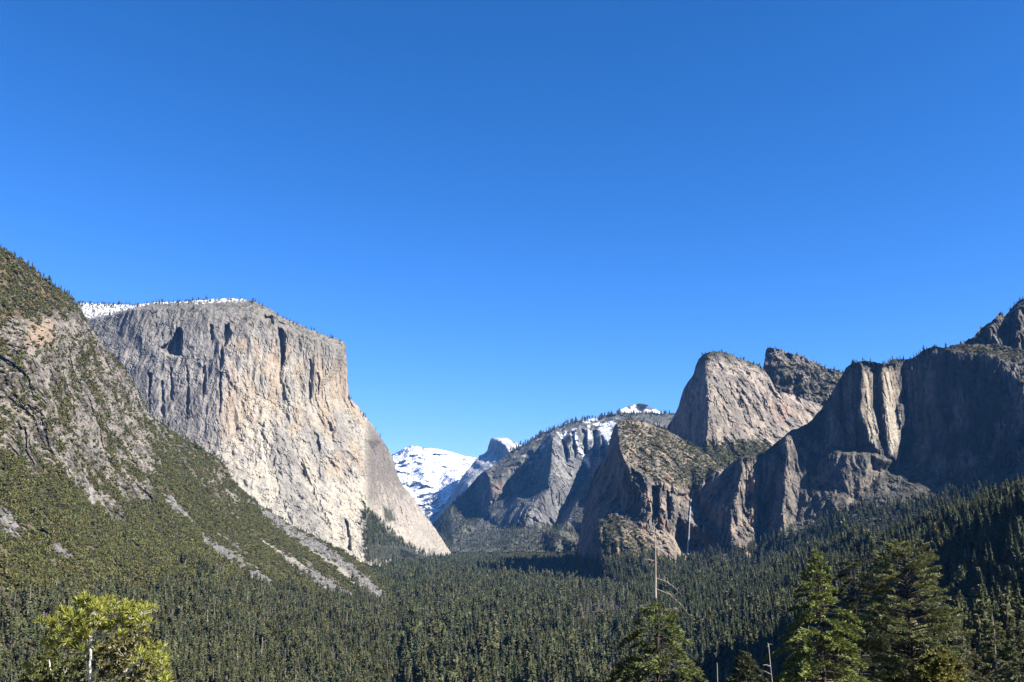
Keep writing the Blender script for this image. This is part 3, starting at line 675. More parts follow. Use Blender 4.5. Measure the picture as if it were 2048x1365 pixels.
wall = mass("shaded_cliff_wall", "dark shaded cliff wall with two sunlit pale ribs below its rim", "cliff",
    [(1519, 1095, 2790), (1520, 1060, 2825), (1521, 1020, 2850), (1522, 970, 2890), (1524, 935, 2910), (1528, 905, 2925), (1552, 886, 2930), (1582, 861, 2935), (1600, 855, 2925), (1616, 848, 2910), (1646, 814, 2870), (1661, 790, 2850), (1679, 760, 2825), (1692, 736, 2810), (1704, 727, 2800), (1716, 725, 2790), (1729, 722, 2785), (1742, 724, 2795), (1753, 726, 2805), (1766, 730, 2805), (1775, 724, 2805), (1788, 719, 2815), (1808, 719, 2850), (1818, 720, 2850), (1834, 711, 2840), (1846, 702, 2830), (1858, 695, 2825), (1872, 693, 2815), (1886, 697, 2805), (1900, 693, 2795), (1920, 690, 2780), (1960, 688, 2760), (2000, 690, 2735), (2048, 700, 2700), (2120, 690, 2650), (2180, 650, 2600), (2300, 570, 2480), (2500, 540, 2250)],  # unseen far end of the crest raised to shade the talus
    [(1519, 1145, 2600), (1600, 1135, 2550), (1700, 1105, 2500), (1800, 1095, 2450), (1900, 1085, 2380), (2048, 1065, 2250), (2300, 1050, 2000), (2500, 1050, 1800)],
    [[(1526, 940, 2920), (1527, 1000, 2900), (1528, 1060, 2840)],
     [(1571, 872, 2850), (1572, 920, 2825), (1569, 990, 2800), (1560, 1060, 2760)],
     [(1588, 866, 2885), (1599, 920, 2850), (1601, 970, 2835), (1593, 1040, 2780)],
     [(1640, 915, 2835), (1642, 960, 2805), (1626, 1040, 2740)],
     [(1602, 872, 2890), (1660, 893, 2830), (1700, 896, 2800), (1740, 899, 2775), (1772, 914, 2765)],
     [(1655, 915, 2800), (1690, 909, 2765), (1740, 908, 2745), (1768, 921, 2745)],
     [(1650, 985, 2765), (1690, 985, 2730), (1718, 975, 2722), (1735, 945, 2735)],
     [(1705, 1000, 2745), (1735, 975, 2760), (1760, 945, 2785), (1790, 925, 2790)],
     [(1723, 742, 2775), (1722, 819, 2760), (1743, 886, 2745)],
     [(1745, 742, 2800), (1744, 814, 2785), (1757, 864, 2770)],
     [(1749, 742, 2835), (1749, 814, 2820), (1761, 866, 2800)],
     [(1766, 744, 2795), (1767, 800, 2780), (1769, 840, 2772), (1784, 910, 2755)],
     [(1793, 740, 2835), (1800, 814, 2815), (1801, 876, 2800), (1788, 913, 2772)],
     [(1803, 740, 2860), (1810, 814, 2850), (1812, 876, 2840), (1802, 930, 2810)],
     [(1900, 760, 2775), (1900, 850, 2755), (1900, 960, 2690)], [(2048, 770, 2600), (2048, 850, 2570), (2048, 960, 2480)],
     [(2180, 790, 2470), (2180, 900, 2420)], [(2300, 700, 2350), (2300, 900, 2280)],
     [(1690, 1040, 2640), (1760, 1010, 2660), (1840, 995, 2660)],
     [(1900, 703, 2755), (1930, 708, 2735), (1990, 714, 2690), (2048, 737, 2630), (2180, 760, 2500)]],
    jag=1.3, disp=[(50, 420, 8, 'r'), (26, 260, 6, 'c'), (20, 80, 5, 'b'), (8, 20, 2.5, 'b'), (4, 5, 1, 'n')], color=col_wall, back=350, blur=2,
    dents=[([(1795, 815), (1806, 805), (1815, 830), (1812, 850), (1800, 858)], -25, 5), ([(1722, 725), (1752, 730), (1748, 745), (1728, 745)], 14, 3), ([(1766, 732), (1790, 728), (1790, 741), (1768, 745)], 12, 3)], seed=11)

def col_peaks(x, y, P, N):
    n = fbm(P, 40, 90, 4, 6); f = fbm(P, 14, 16, 3, 7)
    c = mix((0.1, 0.095, 0.09), (0.26, 0.225, 0.19), sstep(-.4, .45, n))
    return mix(c, (0.045, 0.05, 0.032), sstep(-.1, .3, f + .4 * n) * .9)
peaks = mass("jagged_crag", "jagged dark crag rising above the cliff wall to the edge of view", "crag",
    [(1895, 706, 2870), (1912, 689, 2870), (1935, 683, 2870), (1944, 675, 2870), (1954, 666, 2870), (1963, 655, 2870), (1973, 648, 2870), (1988, 638, 2860), (1999, 627, 2860), (2004, 624, 2860), (2010, 632, 2930), (2024, 617, 2930), (2036, 601, 2930), (2048, 595, 2930), (2090, 570, 2920), (2180, 540, 2870)],
    [(1895, 760, 2830), (2048, 780, 2770), (2180, 790, 2740)],
    [[(1962, 668, 2870), (1972, 700, 2830)], [(1985, 655, 2820), (1990, 700, 2790)], [(2008, 640, 2880), (2012, 700, 2830)], [(2038, 620, 2810), (2040, 720, 2770)]],
    jag=2.2, disp=[(50, 160, 24, 'r'), (20, 50, 14, 'b'), (9, 14, 6, 'b')], color=col_peaks, back=350, seed=12)

# --- valley floor, wooded ridge on the shaded side, near ridge
def col_floor(x, y, P, N):
    n = fbm(P, 30, None, 3, 4)
    c = mix((0.05, 0.05, 0.03), (0.1, 0.085, 0.055), sstep(-.3, .4, n))
    return mix(c, (0.3, 0.28, 0.25), pmask([(1150, 1238), (1300, 1222), (1420, 1240), (1300, 1262), (1180, 1256)], x, y, 8, n, 10) * .8)
floor = mass("valley_floor", "flat wooded floor of the valley running away to the mountains", "valley floor",
    [(-60, 1095, dz(1095, -170)), (560, 1095, dz(1095, -170)), (1500, 1092, dz(1092, -170)), (2180, 1095, dz(1095, -170))],
    [(-60, 1430, dz(1430, -175)), (560, 1430, dz(1430, -175)), (1500, 1430, dz(1430, -175)), (2180, 1430, dz(1430, -175))],
    [[(-60, 1200, dz(1200, -175)), (560, 1200, dz(1200, -175)), (1500, 1200, dz(1200, -175)), (2180, 1200, dz(1200, -175))]],
    mat=M_SOIL, jag=0, disp=[], color=col_floor, back=4000, seed=13)
ridge = mass("wooded_ridge", "ridge thick with conifers sloping up below the shaded cliff", "ridge",
    [(1240, 1190, dz(1190, -178)), (1300, 1172, 2450), (1380, 1162, 2350), (1440, 1158, 2250), (1520, 1150, 2150), (1580, 1135, 2000), (1640, 1118, 1850), (1700, 1095, 1720), (1760, 1082, 1620), (1800, 1076, 1560), (1850, 1066, 1480), (1900, 1048, 1400), (1960, 1030, 1320), (2048, 1008, 1230), (2180, 975, 1120)],
    [(1240, 1430, dz(1430, -178)), (1500, 1430, 905), (1700, 1430, 760), (1900, 1430, 600), (2180, 1430, 480)],
    [[(1240, 1260, dz(1260, -178)), (1500, 1250, 1420), (1650, 1200, 1400), (1780, 1150, 1330), (1850, 1125, 1260), (1950, 1085, 1150), (2048, 1058, 1060), (2180, 1025, 960)],
     [(1750, 1230, 1080), (1870, 1170, 1050), (1960, 1120, 980), (2048, 1095, 900), (2180, 1070, 810)],
     [(1650, 1320, 960), (1850, 1250, 840), (1960, 1200, 760), (2048, 1190, 680), (2180, 1180, 620)]],
    mat=M_SOIL, jag=1, disp=[(60, None, 6, 'n')], color=col_floor, back=500, seed=14)
near_ridge = mass("near_spur", "near wooded spur below the ravine", "spur",
    [(1780, 1420, 300), (1830, 1350, 300), (1880, 1285, 300), (1940, 1262, 290), (2000, 1250, 275), (2060, 1240, 260), (2180, 1225, 240), (2700, 1180, 190)],
    [(1780, 1450, 230), (1900, 1450, 190), (2180, 1450, 150), (2700, 1500, 90)], [],
    mat=M_SOIL, jag=2, disp=[(20, None, 1.5, 'n')], color=col_floor, back=80, seed=15)

def make_hill(name, label, p0, rp, q0, wq, hh):
    """Unseen hill on the sunny side, shaped to keep the ravine in shade."""
    p, q = np.linspace(p0 - 3 * rp, p0 + 3 * rp, 110), np.linspace(q0 - 2 * wq, q0 + 2 * wq, 110)
    Pp, Qq = np.meshgrid(p, q)
    cx, cy = math.sin(SUN_AZ), math.cos(SUN_AZ)
    X, Y = Pp * cx - Qq * cy, Pp * cy + Qq * cx
    Z = GROUND_Z - .5 + hh * np.exp(-((Pp - p0) / rp) ** 2 - ((Qq - q0) / wq) ** 6)
    V = np.stack([X, Y, Z], -1)
    V[..., 2] += (Z > GROUND_Z + 4) * 14 * fbm(V, 60, None, 3, 5)
    i = np.arange(109)[:, None] * 110 + np.arange(109)[None]
    Q = np.stack([i, i + 1, i + 111, i + 110], -1).reshape(-1, 4)
    c = mix((0.03, 0.035, 0.02), (0.06, 0.06, 0.035), sstep(-.3, .3, fbm(V, 25, None, 3, 9)))
    tag(link(name, build_mesh(name, V.reshape(-1, 3), [Q], [M_SOIL], {"tint": c.reshape(-1, 3)})), label, "hill", kind='structure')
make_hill("unseen_shade_hill", "unseen hill shaped to shade the ravine", 210, 75, 1015, 215, 440)  # stands outside the view, shaped for its shadow on the ravine

# ------------------------------------------------------------------ ground to the horizon and the slope below the viewpoint
def ground_z(x, y):
    near = -2.0 - 0.30 * np.maximum(y, 0) - 0.0 * x
    return np.maximum(near, GROUND_Z)
def make_ground():
    ys = np.concatenate([np.linspace(-60, 700, 77), np.geomspace(760, 40000, 24)])
    xs = np.concatenate([-np.geomspace(400, 30000, 14)[::-1], np.linspace(-380, 380, 77), np.geomspace(400, 30000, 14)])
    X, Y = np.meshgrid(xs, ys)
    Z = ground_z(X, Y) + np.where(Y < 620, 0.5, 0) * perlin(X / 13, Y / 13, 0 * X, 3)
    V = np.stack([X, Y, Z], -1)
    nR, nC = X.shape
    i = np.arange(nR - 1)[:, None] * nC + np.arange(nC - 1)[None]
    Q = np.stack([i, i + 1, i + nC + 1, i + nC], -1).reshape(-1, 4)
    n = fbm(V, 9, None, 3, 4)
    c = mix((0.06, 0.055, 0.035), (0.14, 0.115, 0.075), sstep(-.3, .4, n))
    me = build_mesh("ground", V.reshape(-1, 3), [Q], [M_SOIL], {"tint": c.reshape(-1, 3)}, smooth=True)
    tag(link("ground", me), "wooded ground falling away below the viewpoint", "ground", kind='structure')
make_ground()

# ------------------------------------------------------------------ plants
M_FIR = leaf_mat("fir_needles", (0.03, 0.037, 0.018), (0.082, 0.09, 0.043), 0.32, 0.025, .28)
M_PINE = leaf_mat("pine_needles", (0.04, 0.045, 0.02), (0.1, 0.102, 0.047), 0.32, 0.03, .28)
M_SCRUB = leaf_mat("scrub_leaves", (0.04, 0.043, 0.013), (0.112, 0.11, 0.036), 0.34, 0.035, .28)
M_YELLOW = leaf_mat("yellow_green_needles", (0.075, 0.08, 0.014), (0.25, 0.25, 0.048), 0.1, 0.01, 0.3)
M_OAK = leaf_mat("oak_leaves", (0.043, 0.046, 0.013), (0.166, 0.147, 0.037), 0.15, 0.02, 0.3)
M_BRIGHT = leaf_mat("bright_fir_needles", (0.036, 0.052, 0.014), (0.162, 0.180, 0.045), 0.1, 0.01, 0.25)  # brighter green than the other firs
M_MIDFIR = leaf_mat("mid_fir_needles", (0.028, 0.04, 0.014), (0.115, 0.13, 0.04), 0.1, 0.01, 0.25)  # tone between the dark and the bright firs
M_GREYPINE = leaf_mat("long_pine_needles", (0.042, 0.053, 0.02), (0.15, 0.162, 0.064), 0.1, 0.01, 0.25)
M_BARK = bark_mat("brown_bark", (0.018, 0.013, 0.01), (0.05, 0.036, 0.026))
M_DEAD = bark_mat("bleached_wood", (0.12, 0.1, 0.085), (0.27, 0.24, 0.2))
M_PALE = bark_mat("pale_grey_bark", (0.17, 0.155, 0.13), (0.36, 0.34, 0.3))
M_TWIG = bark_mat("bare_twigs", (0.06, 0.05, 0.045), (0.15, 0.13, 0.115))

def unit(v): return v / (np.linalg.norm(v, axis=-1, keepdims=True) + 1e-9)

def blades(B, D, L, Wd, rng, tip=0.35):
    """One flat four-cornered leaf or needle spray per base point, turned at random about its own direction."""
    n = len(B)
    side = unit(np.cross(D, rng.normal(size=(n, 3)))) * np.asarray(Wd)[..., None] * 0.5
    E = B + D * np.asarray(L)[..., None]
    M = (B + E) / 2
    V = np.stack([B - side * .5, M - side, E - side * tip, E + side * tip, M + side, B + side * .5], 1).reshape(-1, 3)
    i = np.arange(n)[:, None] * 6
    Q = np.concatenate([i + np.array([[0, 1, 4, 5]]), i + np.array([[1, 2, 3, 4]])])
    return V, Q, np.repeat(rng.random(n), 6)

def tube(pts, rad, sides=6):
    pts = np.asarray(pts, float); rad = np.asarray(rad, float)
    t = unit(np.gradient(pts, axis=0))
    ref = np.array([1.0, 0.13, 0.07]) if abs(t[0, 2]) > .7 else np.array([0.05, 0.1, 1.0])
    u = unit(np.cross(t, ref)); v = np.cross(t, u)
    a = np.linspace(0, 2 * np.pi, sides, endpoint=False)
    V = pts[:, None] + rad[:, None, None] * (np.cos(a)[None, :, None] * u[:, None] + np.sin(a)[None, :, None] * v[:, None])
    n = len(pts)
    i = np.arange(n - 1)[:, None] * sides + np.arange(sides)[None]
    j = np.arange(n - 1)[:, None] * sides + (np.arange(sides)[None] + 1) % sides
    Q = np.stack([i, j, j + sides, i + sides], -1).reshape(-1, 4)
    return V.reshape(-1, 3), Q

def join(parts):
    V, Q, A, o = [], [], [], 0
    for p in parts:
        V.append(p[0]); Q.append(p[1] + o); o += len(p[0])
        A.append(p[2] if len(p) > 2 else np.full(len(p[0]), 0.5))
    return np.concatenate(V), np.concatenate(Q), np.concatenate(A)

def mesh_of(name, parts, mat):
    V, Q, A = join(parts)
    return build_mesh(name, V, [Q], [mat], {"leaf": A})

# --- trees of the forest, one metre high and scaled when planted: (trunk parts, crown parts)
def forest_conifer(seed, r, layers, per, low, power, ragged):
    rng = np.random.default_rng(seed)
    trunk = [tube([(0, 0, 0), (0.004, 0, .5), (0, 0, 0.97)], [0.013, 0.009, 0.002], 5)]
    B, D, L, Wd = [], [], [], []
    for k in range(layers):
        t = low + (0.985 - low) * (k + rng.random() * .6) / layers
        R = r * min(1.0, ((1 - t) / (1 - low)) ** power + 0.06) * (0.6 if t < low + .07 else 1)
        for q in range(per):
            if rng.random() < ragged: continue
            a = rng.random() * 6.283
            l = R * rng.uniform(.65, 1.15)
            dirv = np.array([math.cos(a), math.sin(a), rng.uniform(-.45, .12) + .5 * (t > .85)])
            dirv /= np.linalg.norm(dirv)
            B.append([0, 0, t + rng.uniform(-.01, .01)]); D.append(dirv); L.append(l); Wd.append(l * rng.uniform(.38, .62))
            if l > r * .45:                                    # hanging side spray
                B.append(np.array([0, 0, t]) + dirv * l * rng.uniform(.35, .6)); d2 = dirv + rng.normal(size=3) * .55; d2[2] -= .15
                D.append(d2 / np.linalg.norm(d2)); L.append(l * .55); Wd.append(l * .3)
    n = len(B)
    B, D, L, Wd = map(np.array, (B, D, L, Wd))
    zc = np.linspace(low + .01, .97, 12)
    rc = .5 * r * np.minimum(1, ((1 - zc) / (1 - low)) ** power) * rng.uniform(.6, 1.15, 12)
    Vc, Qc = tube(np.stack([0 * zc, 0 * zc, zc], 1), rc, 7)
    Vc[:, :2] *= rng.uniform(.75, 1.25, (len(Vc), 1))
    return trunk, [blades(B, D, L, Wd, rng), (Vc, Qc, np.full(len(Vc), .25))]

def forest_round(seed, r, n):
    rng = np.random.default_rng(seed)
    trunk = [tube([(0, 0, 0), (0.02, 0, .3), (0.0, 0.02, .75)], [0.03, 0.022, 0.008], 5)]
    for k in range(5):
        a = rng.random() * 6.28
        trunk.append(tube([(0, 0, .3 + .06 * k), (.6 * r * math.cos(a), .6 * r * math.sin(a), .6 + .06 * k)], [0.012, 0.004], 4))
    cl = unit(rng.normal(size=(14, 3))) * rng.uniform(.35, .8, (14, 1)) * np.array([r, r, .34]) + np.array([0, 0, .62])
    c = cl[rng.integers(0, 14, n)] + unit(rng.normal(size=(n, 3))) * rng.uniform(.3, 1, (n, 1)) * r * .38
    D = unit(rng.normal(size=(n, 3)) + [0, 0, .3])
    return trunk, [blades(c, D, rng.uniform(.07, .13, n), rng.uniform(.05, .09, n), rng)]

def forest_bare(seed, r, n):
    rng = np.random.default_rng(seed)
    parts = [tube([(0, 0, 0), (0.01, 0, .5), (0, 0, .98)], [0.016, 0.011, 0.003], 5)]
    for k in range(n):
        t = rng.uniform(.25, .95); a = rng.random() * 6.28; l = r * (1.1 - t) * rng.uniform(.7, 1.4)
        d = np.array([math.cos(a), math.sin(a), rng.uniform(.1, .9)])
        p = np.array([0, 0, t]); m = p + d * l * .5; e = p + d * l + [0, 0, .3 * l]
        parts.append(tube([p, m, e], [0.006, 0.004, 0.002], 3))
        for _ in range(2):
            e2 = m + unit(rng.normal(size=3) + [0, 0, .4]) * l * .5
            parts.append(tube([m, (m + e2) / 2 + .02, e2], [0.004, 0.003, 0.0015], 3))
    return parts, None

def bush_form(seed, n, flat):
    rng = np.random.default_rng(seed)
    k = 9
    cl = rng.normal(size=(k, 3)) * [.26, .26, .1] + [0, 0, .34]
    c = cl[rng.integers(0, k, n)] + unit(rng.normal(size=(n, 3))) * rng.uniform(.4, 1, (n, 1)) * np.array([.26, .26, .24])
    c[:, 2] = np.maximum(c[:, 2] * flat, .02)
    D = unit(rng.normal(size=(n, 3)) + [0, 0, .4])
    return [blades(c - D * .08, D, rng.uniform(.16, .27, n), rng.uniform(.13, .22, n), rng)]

FORMS = [  # kind, trunk parts, crown parts, trunk material, crown material
    ("slim fir", *forest_conifer(1, .115, 26, 7, .12, .8, .05), M_BARK, M_FIR),
    ("slim fir", *forest_conifer(2, .14, 24, 7, .16, .75, .08), M_BARK, M_FIR),
    ("broad fir", *forest_conifer(3, .18, 24, 8, .1, .85, .08), M_BARK, M_FIR),
    ("pine", *forest_conifer(4, .155, 20, 7, .32, .5, .18), M_BARK, M_PINE),
    ("pine", *forest_conifer(5, .18, 18, 8, .38, .45, .2), M_BARK, M_PINE),
    ("pine", *forest_conifer(6, .13, 24, 7, .22, .6, .1), M_BARK, M_PINE),
    ("oak", *forest_round(7, .34, 260), M_PALE, M_SCRUB),
    ("oak", *forest_round(8, .42, 260), M_PALE, M_SCRUB),
    ("bare tree", *forest_bare(9, .34, 34), M_TWIG, None),
    ("dead trunk", *forest_bare(10, .12, 9), M_DEAD, None),
]
TRUNK_ME = [mesh_of("trunk", f[1], f[3]) for f in FORMS]
CROWN_ME = [mesh_of("crown", f[2], f[4]) if f[2] else None for f in FORMS]

def collection_of(name, items):
    """A collection outside the scene that holds the forms a mass of plants is planted from."""
    c = bpy.data.collections.new(name)
    for k, me in enumerate(items):
        c.objects.link(bpy.data.objects.new("%s_form_%s" % (name, "abcdefghijklmnop"[k]), me))
    return c
def whole(k):
    f = FORMS[k]
    V, Q, A = join(f[1]); nt = len(Q)
    idx = np.zeros(nt, int)
    if f[2]:
        V2, Q2, A2 = join(f[2]); Q = np.concatenate([Q, Q2 + len(V)]); V = np.concatenate([V, V2]); A = np.concatenate([A, A2])
        idx = np.concatenate([idx, np.ones(len(Q2), int)])
    return build_mesh("forest_tree", V, [Q], [f[3]] + ([f[4]] if f[4] else []), {"leaf": A}, mat_index=idx)
FOREST_FORMS = collection_of("forest_tree", [whole(k) for k in range(len(FORMS))])
BUSH_FORMS = collection_of("scrub_bush", [mesh_of("scrub_bush", bush_form(20 + k, 110, f), M_SCRUB) for k, f in enumerate((1.0, .8, 1.2, .9))])

def plant_stuff(name, label, cat, forms, P, size, pick, rng=RNG):
    me = bpy.data.meshes.new(name)
    n = len(P)
    me.vertices.add(n); me.vertices.foreach_set("co", np.ascontiguousarray(P, np.float32).ravel())
    rot = np.zeros((n, 3), np.float32); rot[:, 2] = rng.random(n) * 6.283; rot[:, :2] = rng.normal(size=(n, 2)) * .03
    for k, v, t in (("turn", rot, 'FLOAT_VECTOR'), ("size", np.asarray(size, np.float32), 'FLOAT_VECTOR')):
        a = me.attributes.new(k, t, 'POINT'); a.data.foreach_set("vector", np.ascontiguousarray(v, np.float32).ravel())
    a = me.attributes.new("pick", 'INT', 'POINT'); a.data.foreach_set("value", np.asarray(pick, np.int32))
    o = link(name, me)
    ng = bpy.data.node_groups.new(name + "_planting", 'GeometryNodeTree')
    ng.interface.new_socket("Geometry", in_out='INPUT', socket_type='NodeSocketGeometry')
    ng.interface.new_socket("Geometry", in_out='OUTPUT', socket_type='NodeSocketGeometry')
    N, Lk = ng.nodes, ng.links
    gi, go = N.new("NodeGroupInput"), N.new("NodeGroupOutput")
    ci = N.new("GeometryNodeCollectionInfo"); ci.inputs['Collection'].default_value = forms
    ci.inputs['Separate Children'].default_value = True; ci.inputs['Reset Children'].default_value = True
    ip = N.new("GeometryNodeInstanceOnPoints"); ip.inputs['Pick Instance'].default_value = True
    def named(k, t):
        q = N.new("GeometryNodeInputNamedAttribute"); q.data_type = t; q.inputs['Name'].default_value = k
        return q.outputs['Attribute']
    er = N.new("FunctionNodeEulerToRotation")
    Lk.new(named("turn", 'FLOAT_VECTOR'), er.inputs[0])
    Lk.new(gi.outputs[0], ip.inputs['Points']); Lk.new(ci.outputs[0], ip.inputs['Instance'])
    Lk.new(named("pick", 'INT'), ip.inputs['Instance Index']); Lk.new(er.outputs[0], ip.inputs['Rotation'])
    Lk.new(named("size", 'FLOAT_VECTOR'), ip.inputs['Scale']); Lk.new(ip.outputs[0], go.inputs[0])
    md = o.modifiers.new("planting", 'NODES'); md.node_group = ng
    tag(o, label, cat, kind='stuff')
    return o

# --- where the forest grows
def inframe(P, mx=40, top=0):
    x, y = proj(P)
    return (x > -mx) & (x < W + mx) & (y < H + 70 + top) & (P[:, 1] > 30)

def pick_of(n, w):
    w = np.array(w, float); return RNG.choice(len(w), n, p=w / w.sum())
W_VALLEY = [4, 4, 2, 2, 1, 3, .3, .2, .5, .25]
W_RIDGE = [4, 4, 4, .6, .4, 1, .1, .1, .25, .15]
W_SLOPE = [1, 1.2, 1, 2.5, 2, 2, 2.2, 2, 1.6, .8]

F_P, F_S, F_K, F_Z = [], [], [], []
def forest(P, lo, hi, w, zone):
    n = len(P)
    h = RNG.uniform(lo, hi, n) * np.where(RNG.random(n) < .1, 1.15, 1)
    k = pick_of(n, w)
    h = h * np.clip(1 + .45 * fbm(P, 60, None, 2, 203), .55, 1.35)
    patch = fbm(P, 110, None, 2, 205)
    k = np.where((patch > .28) & (RNG.random(n) < .5) & (zone != "far slopes"), RNG.choice([3, 4, 5, 8, 6], n), k)
    if zone == "valley floor":
        cx_, cy_ = proj(P)
        k = np.where((pmask([(1120, 1225), (1300, 1208), (1440, 1232), (1320, 1275), (1160, 1270)], cx_, cy_, 8) > RNG.random(n) * 1.3), 8, k)
    h = np.where((k == 6) | (k == 7), h * .45, h)
    h = np.where(k == 8, h * .6, h)
    s = h * RNG.uniform(.85, 1.2, n)
    F_P.append(P); F_S.append(np.stack([s, s, h], -1)); F_K.append(k); F_Z.extend([zone] * n)

def floor_mask(x, y, P, N):
    lft = np.interp(y, [1095, 1105, 1150, 1190, 1430], [640, 690, 740, 800, 810])
    return (x > lft) & (x < np.interp(y, [1160, 1200, 1260, 1430], [1620, 1330, 1300, 1290]))
clear = [(1150, 1240), (1300, 1226), (1420, 1244), (1300, 1262), (1180, 1258)]
P = scatter(floor, lambda x, y, P: np.interp(P[..., 1], [900, 1800, 3000, 8000], [1 / 120, 1 / 130, 1 / 170, 1 / 420]) * (1 - .6 * pmask(clear, x, y, 8)) * (.35 + 1.3 * sstep(-.35, .25, fbm(P, 70, None, 3, 201))), floor_mask)
P = P[inframe(P)]
k = proj(P)
forest(P, 26, 48, W_VALLEY, "valley floor")
P = scatter(ridge, lambda x, y, P: 1 / 85 + 0 * x); P = P[inframe(P, 140)]
forest(P, 24, 42, W_RIDGE, "wooded ridge")
P = scatter(near_ridge, lambda x, y, P: 1 / 26 + 0 * x); P = P[inframe(P, 550, top=150)]
forest(P, 8, 15, [3, 3, 3, 2, 2, 2, .6, .6, .3, .2], "near spur")
def hill_low(x, y, P, N):
    f = fbm(P, 90, None, 3, 75)
    lim = np.interp(x, [0, 200, 400, 560, 700, 790], [1210, 1195, 1165, 1195, 1195, 1185])
    rock, tal = hill_bare(x, y, P)
    return sstep(-25, 35, y - lim + 45 * f) * (1 - .95 * tal)
P = scatter(hill, lambda x, y, P: 1 / 75 + 0 * x, hill_low); P = P[inframe(P, 200)]
forest(P, 15, 27, W_SLOPE, "lower hillside")
def hill_high(x, y, P, N):
    rock, tal = hill_bare(x, y, P)
    return (1 - .9 * rock) * (1 - .96 * tal) * (y < 1230)
P = scatter(hill, lambda x, y, P: np.where(y < 720, 1 / 500, 1 / 1500), hill_high); P = P[inframe(P)]
forest(P, 8, 16, [1, 1, 1, 2, 1, 1, 1, 1, .8, .5], "upper hillside")
# trees on the far slopes and along the rims
def far_mask(poly): return lambda x, y, P, N: pmask(poly, x, y, 5)
for m, poly, dens, lo, hi in (
    (capitan, [(722, 1022), (752, 1030), (775, 1058), (815, 1090), (868, 1116), (905, 1125), (905, 1140), (730, 1140)], 1 / 260, 16, 30),
    (rim, [(860, 1050), (905, 1005), (950, 960), (958, 1040), (945, 1062), (1090, 1050), (1240, 1070), (1240, 1110), (860, 1110)], 1 / 700, 18, 32),
    (lower, [(1150, 1120), (1210, 1130), (1290, 1110), (1350, 1126), (1420, 1110), (1520, 1090), (1545, 1190), (1140, 1190)], 1 / 110, 18, 32),
    (lower, [(1190, 1050), (1222, 1030), (1300, 1080), (1320, 1130), (1200, 1150)], 1 / 700, 7, 12),
    (wall, [(1500, 1085), (1600, 1070), (1680, 1020), (1800, 1010), (2060, 960), (2180, 940), (2180, 1060), (1500, 1150)], 1 / 140, 18, 32),
    (wall, [(1560, 1000), (1680, 985), (1800, 960), (1800, 1010), (1600, 1070)], 1 / 1500, 10, 20),
    (snowy, [(800, 985), (880, 960), (950, 950), (950, 1050), (840, 1050)], 1 / 6000, 14, 24)):
    P = scatter(m, dens, far_mask(poly)); P = P[inframe(P)]
    forest(P, lo, hi, [4, 4, 3, 1, 1, 1, 0, 0, 0, 0], "far slopes")
def rim_trees(m, spans, lo, hi, depth):
    for x0, x1, step in spans:
        x = x0 + np.cumsum(RNG.exponential(step, int((x1 - x0) / step)))
        x = x[x < x1]
        y = m.top(x) + 1.0 + RNG.random(len(x)) ** 2 * depth
        forest(m.surf(x, y), lo, hi, [4, 4, 3, 2, 1, 1, 0, 0, 0, .3], "far slopes")
rim_trees(capitan, [(150, 440, 2.6), (480, 690, 3.2), (700, 800, 9)], 10, 22, 8)
rim_trees(capitan, [(160, 270, 1.3), (290, 440, 3)], 9, 20, 28)
rim_trees(rim, [(1021, 1340, 1.0)], 22, 42, 7)
rim_trees(cap, [(1205, 1250, 6), (1318, 1360, 2)], 20, 40, 6)
rim_trees(round_rock, [(1395, 1530, 3.2)], 8, 16, 8)
rim_trees(crag, [(1535, 1690, 3.0)], 9, 18, 10)
rim_trees(lower, [(1236, 1430, 3.0)], 9, 18, 12)
rim_trees(wall, [(1700, 1930, 3.4)], 8, 17, 9)
rim_trees(peaks, [(1912, 2048, 5)], 8, 16, 10)
rim_trees(hill, [(-30, 170, 3), (230, 480, 5), (480, 800, 4)], 8, 15, 6)
for m, poly, dens in ((wall, [(1895, 692), (1960, 690), (2060, 702), (2060, 735), (1990, 712), (1930, 706)], 1 / 160),
                      (crag, [(1540, 720), (1600, 730), (1680, 745), (1680, 790), (1600, 780), (1545, 755)], 1 / 450),
                      (round_rock, [(1412, 890), (1500, 880), (1535, 890), (1525, 930), (1420, 930)], 1 / 260)):
    P = scatter(m, dens, far_mask(poly)); forest(P, 6, 13, [3, 3, 3, 2, 1, 1, 2, 2, 0, .3], "far slopes")

F_P, F_S, F_K, F_Z = np.concatenate(F_P), np.concatenate(F_S), np.concatenate(F_K), np.array(F_Z)
px, py = proj(F_P); tx, ty = proj(F_P + F_S * [0, 0, 1])
seen = (px > 4) & (px < W - 4) & (ty < H - 14) & (ty > 0)
show = np.where(seen & (F_Z != "far slopes"), (np.minimum(py, H) - ty), -1)
order = np.argsort(-show)
NEAR = order[:270]
rest = np.ones(len(F_P), bool); rest[NEAR] = False
print("forest", len(F_P), "largest", show[order[0]], show[order[269]])
plant_stuff("forest", "dense conifer forest filling the valley and its lower slopes", "forest", FOREST_FORMS, F_P[rest], F_S[rest], F_K[rest])

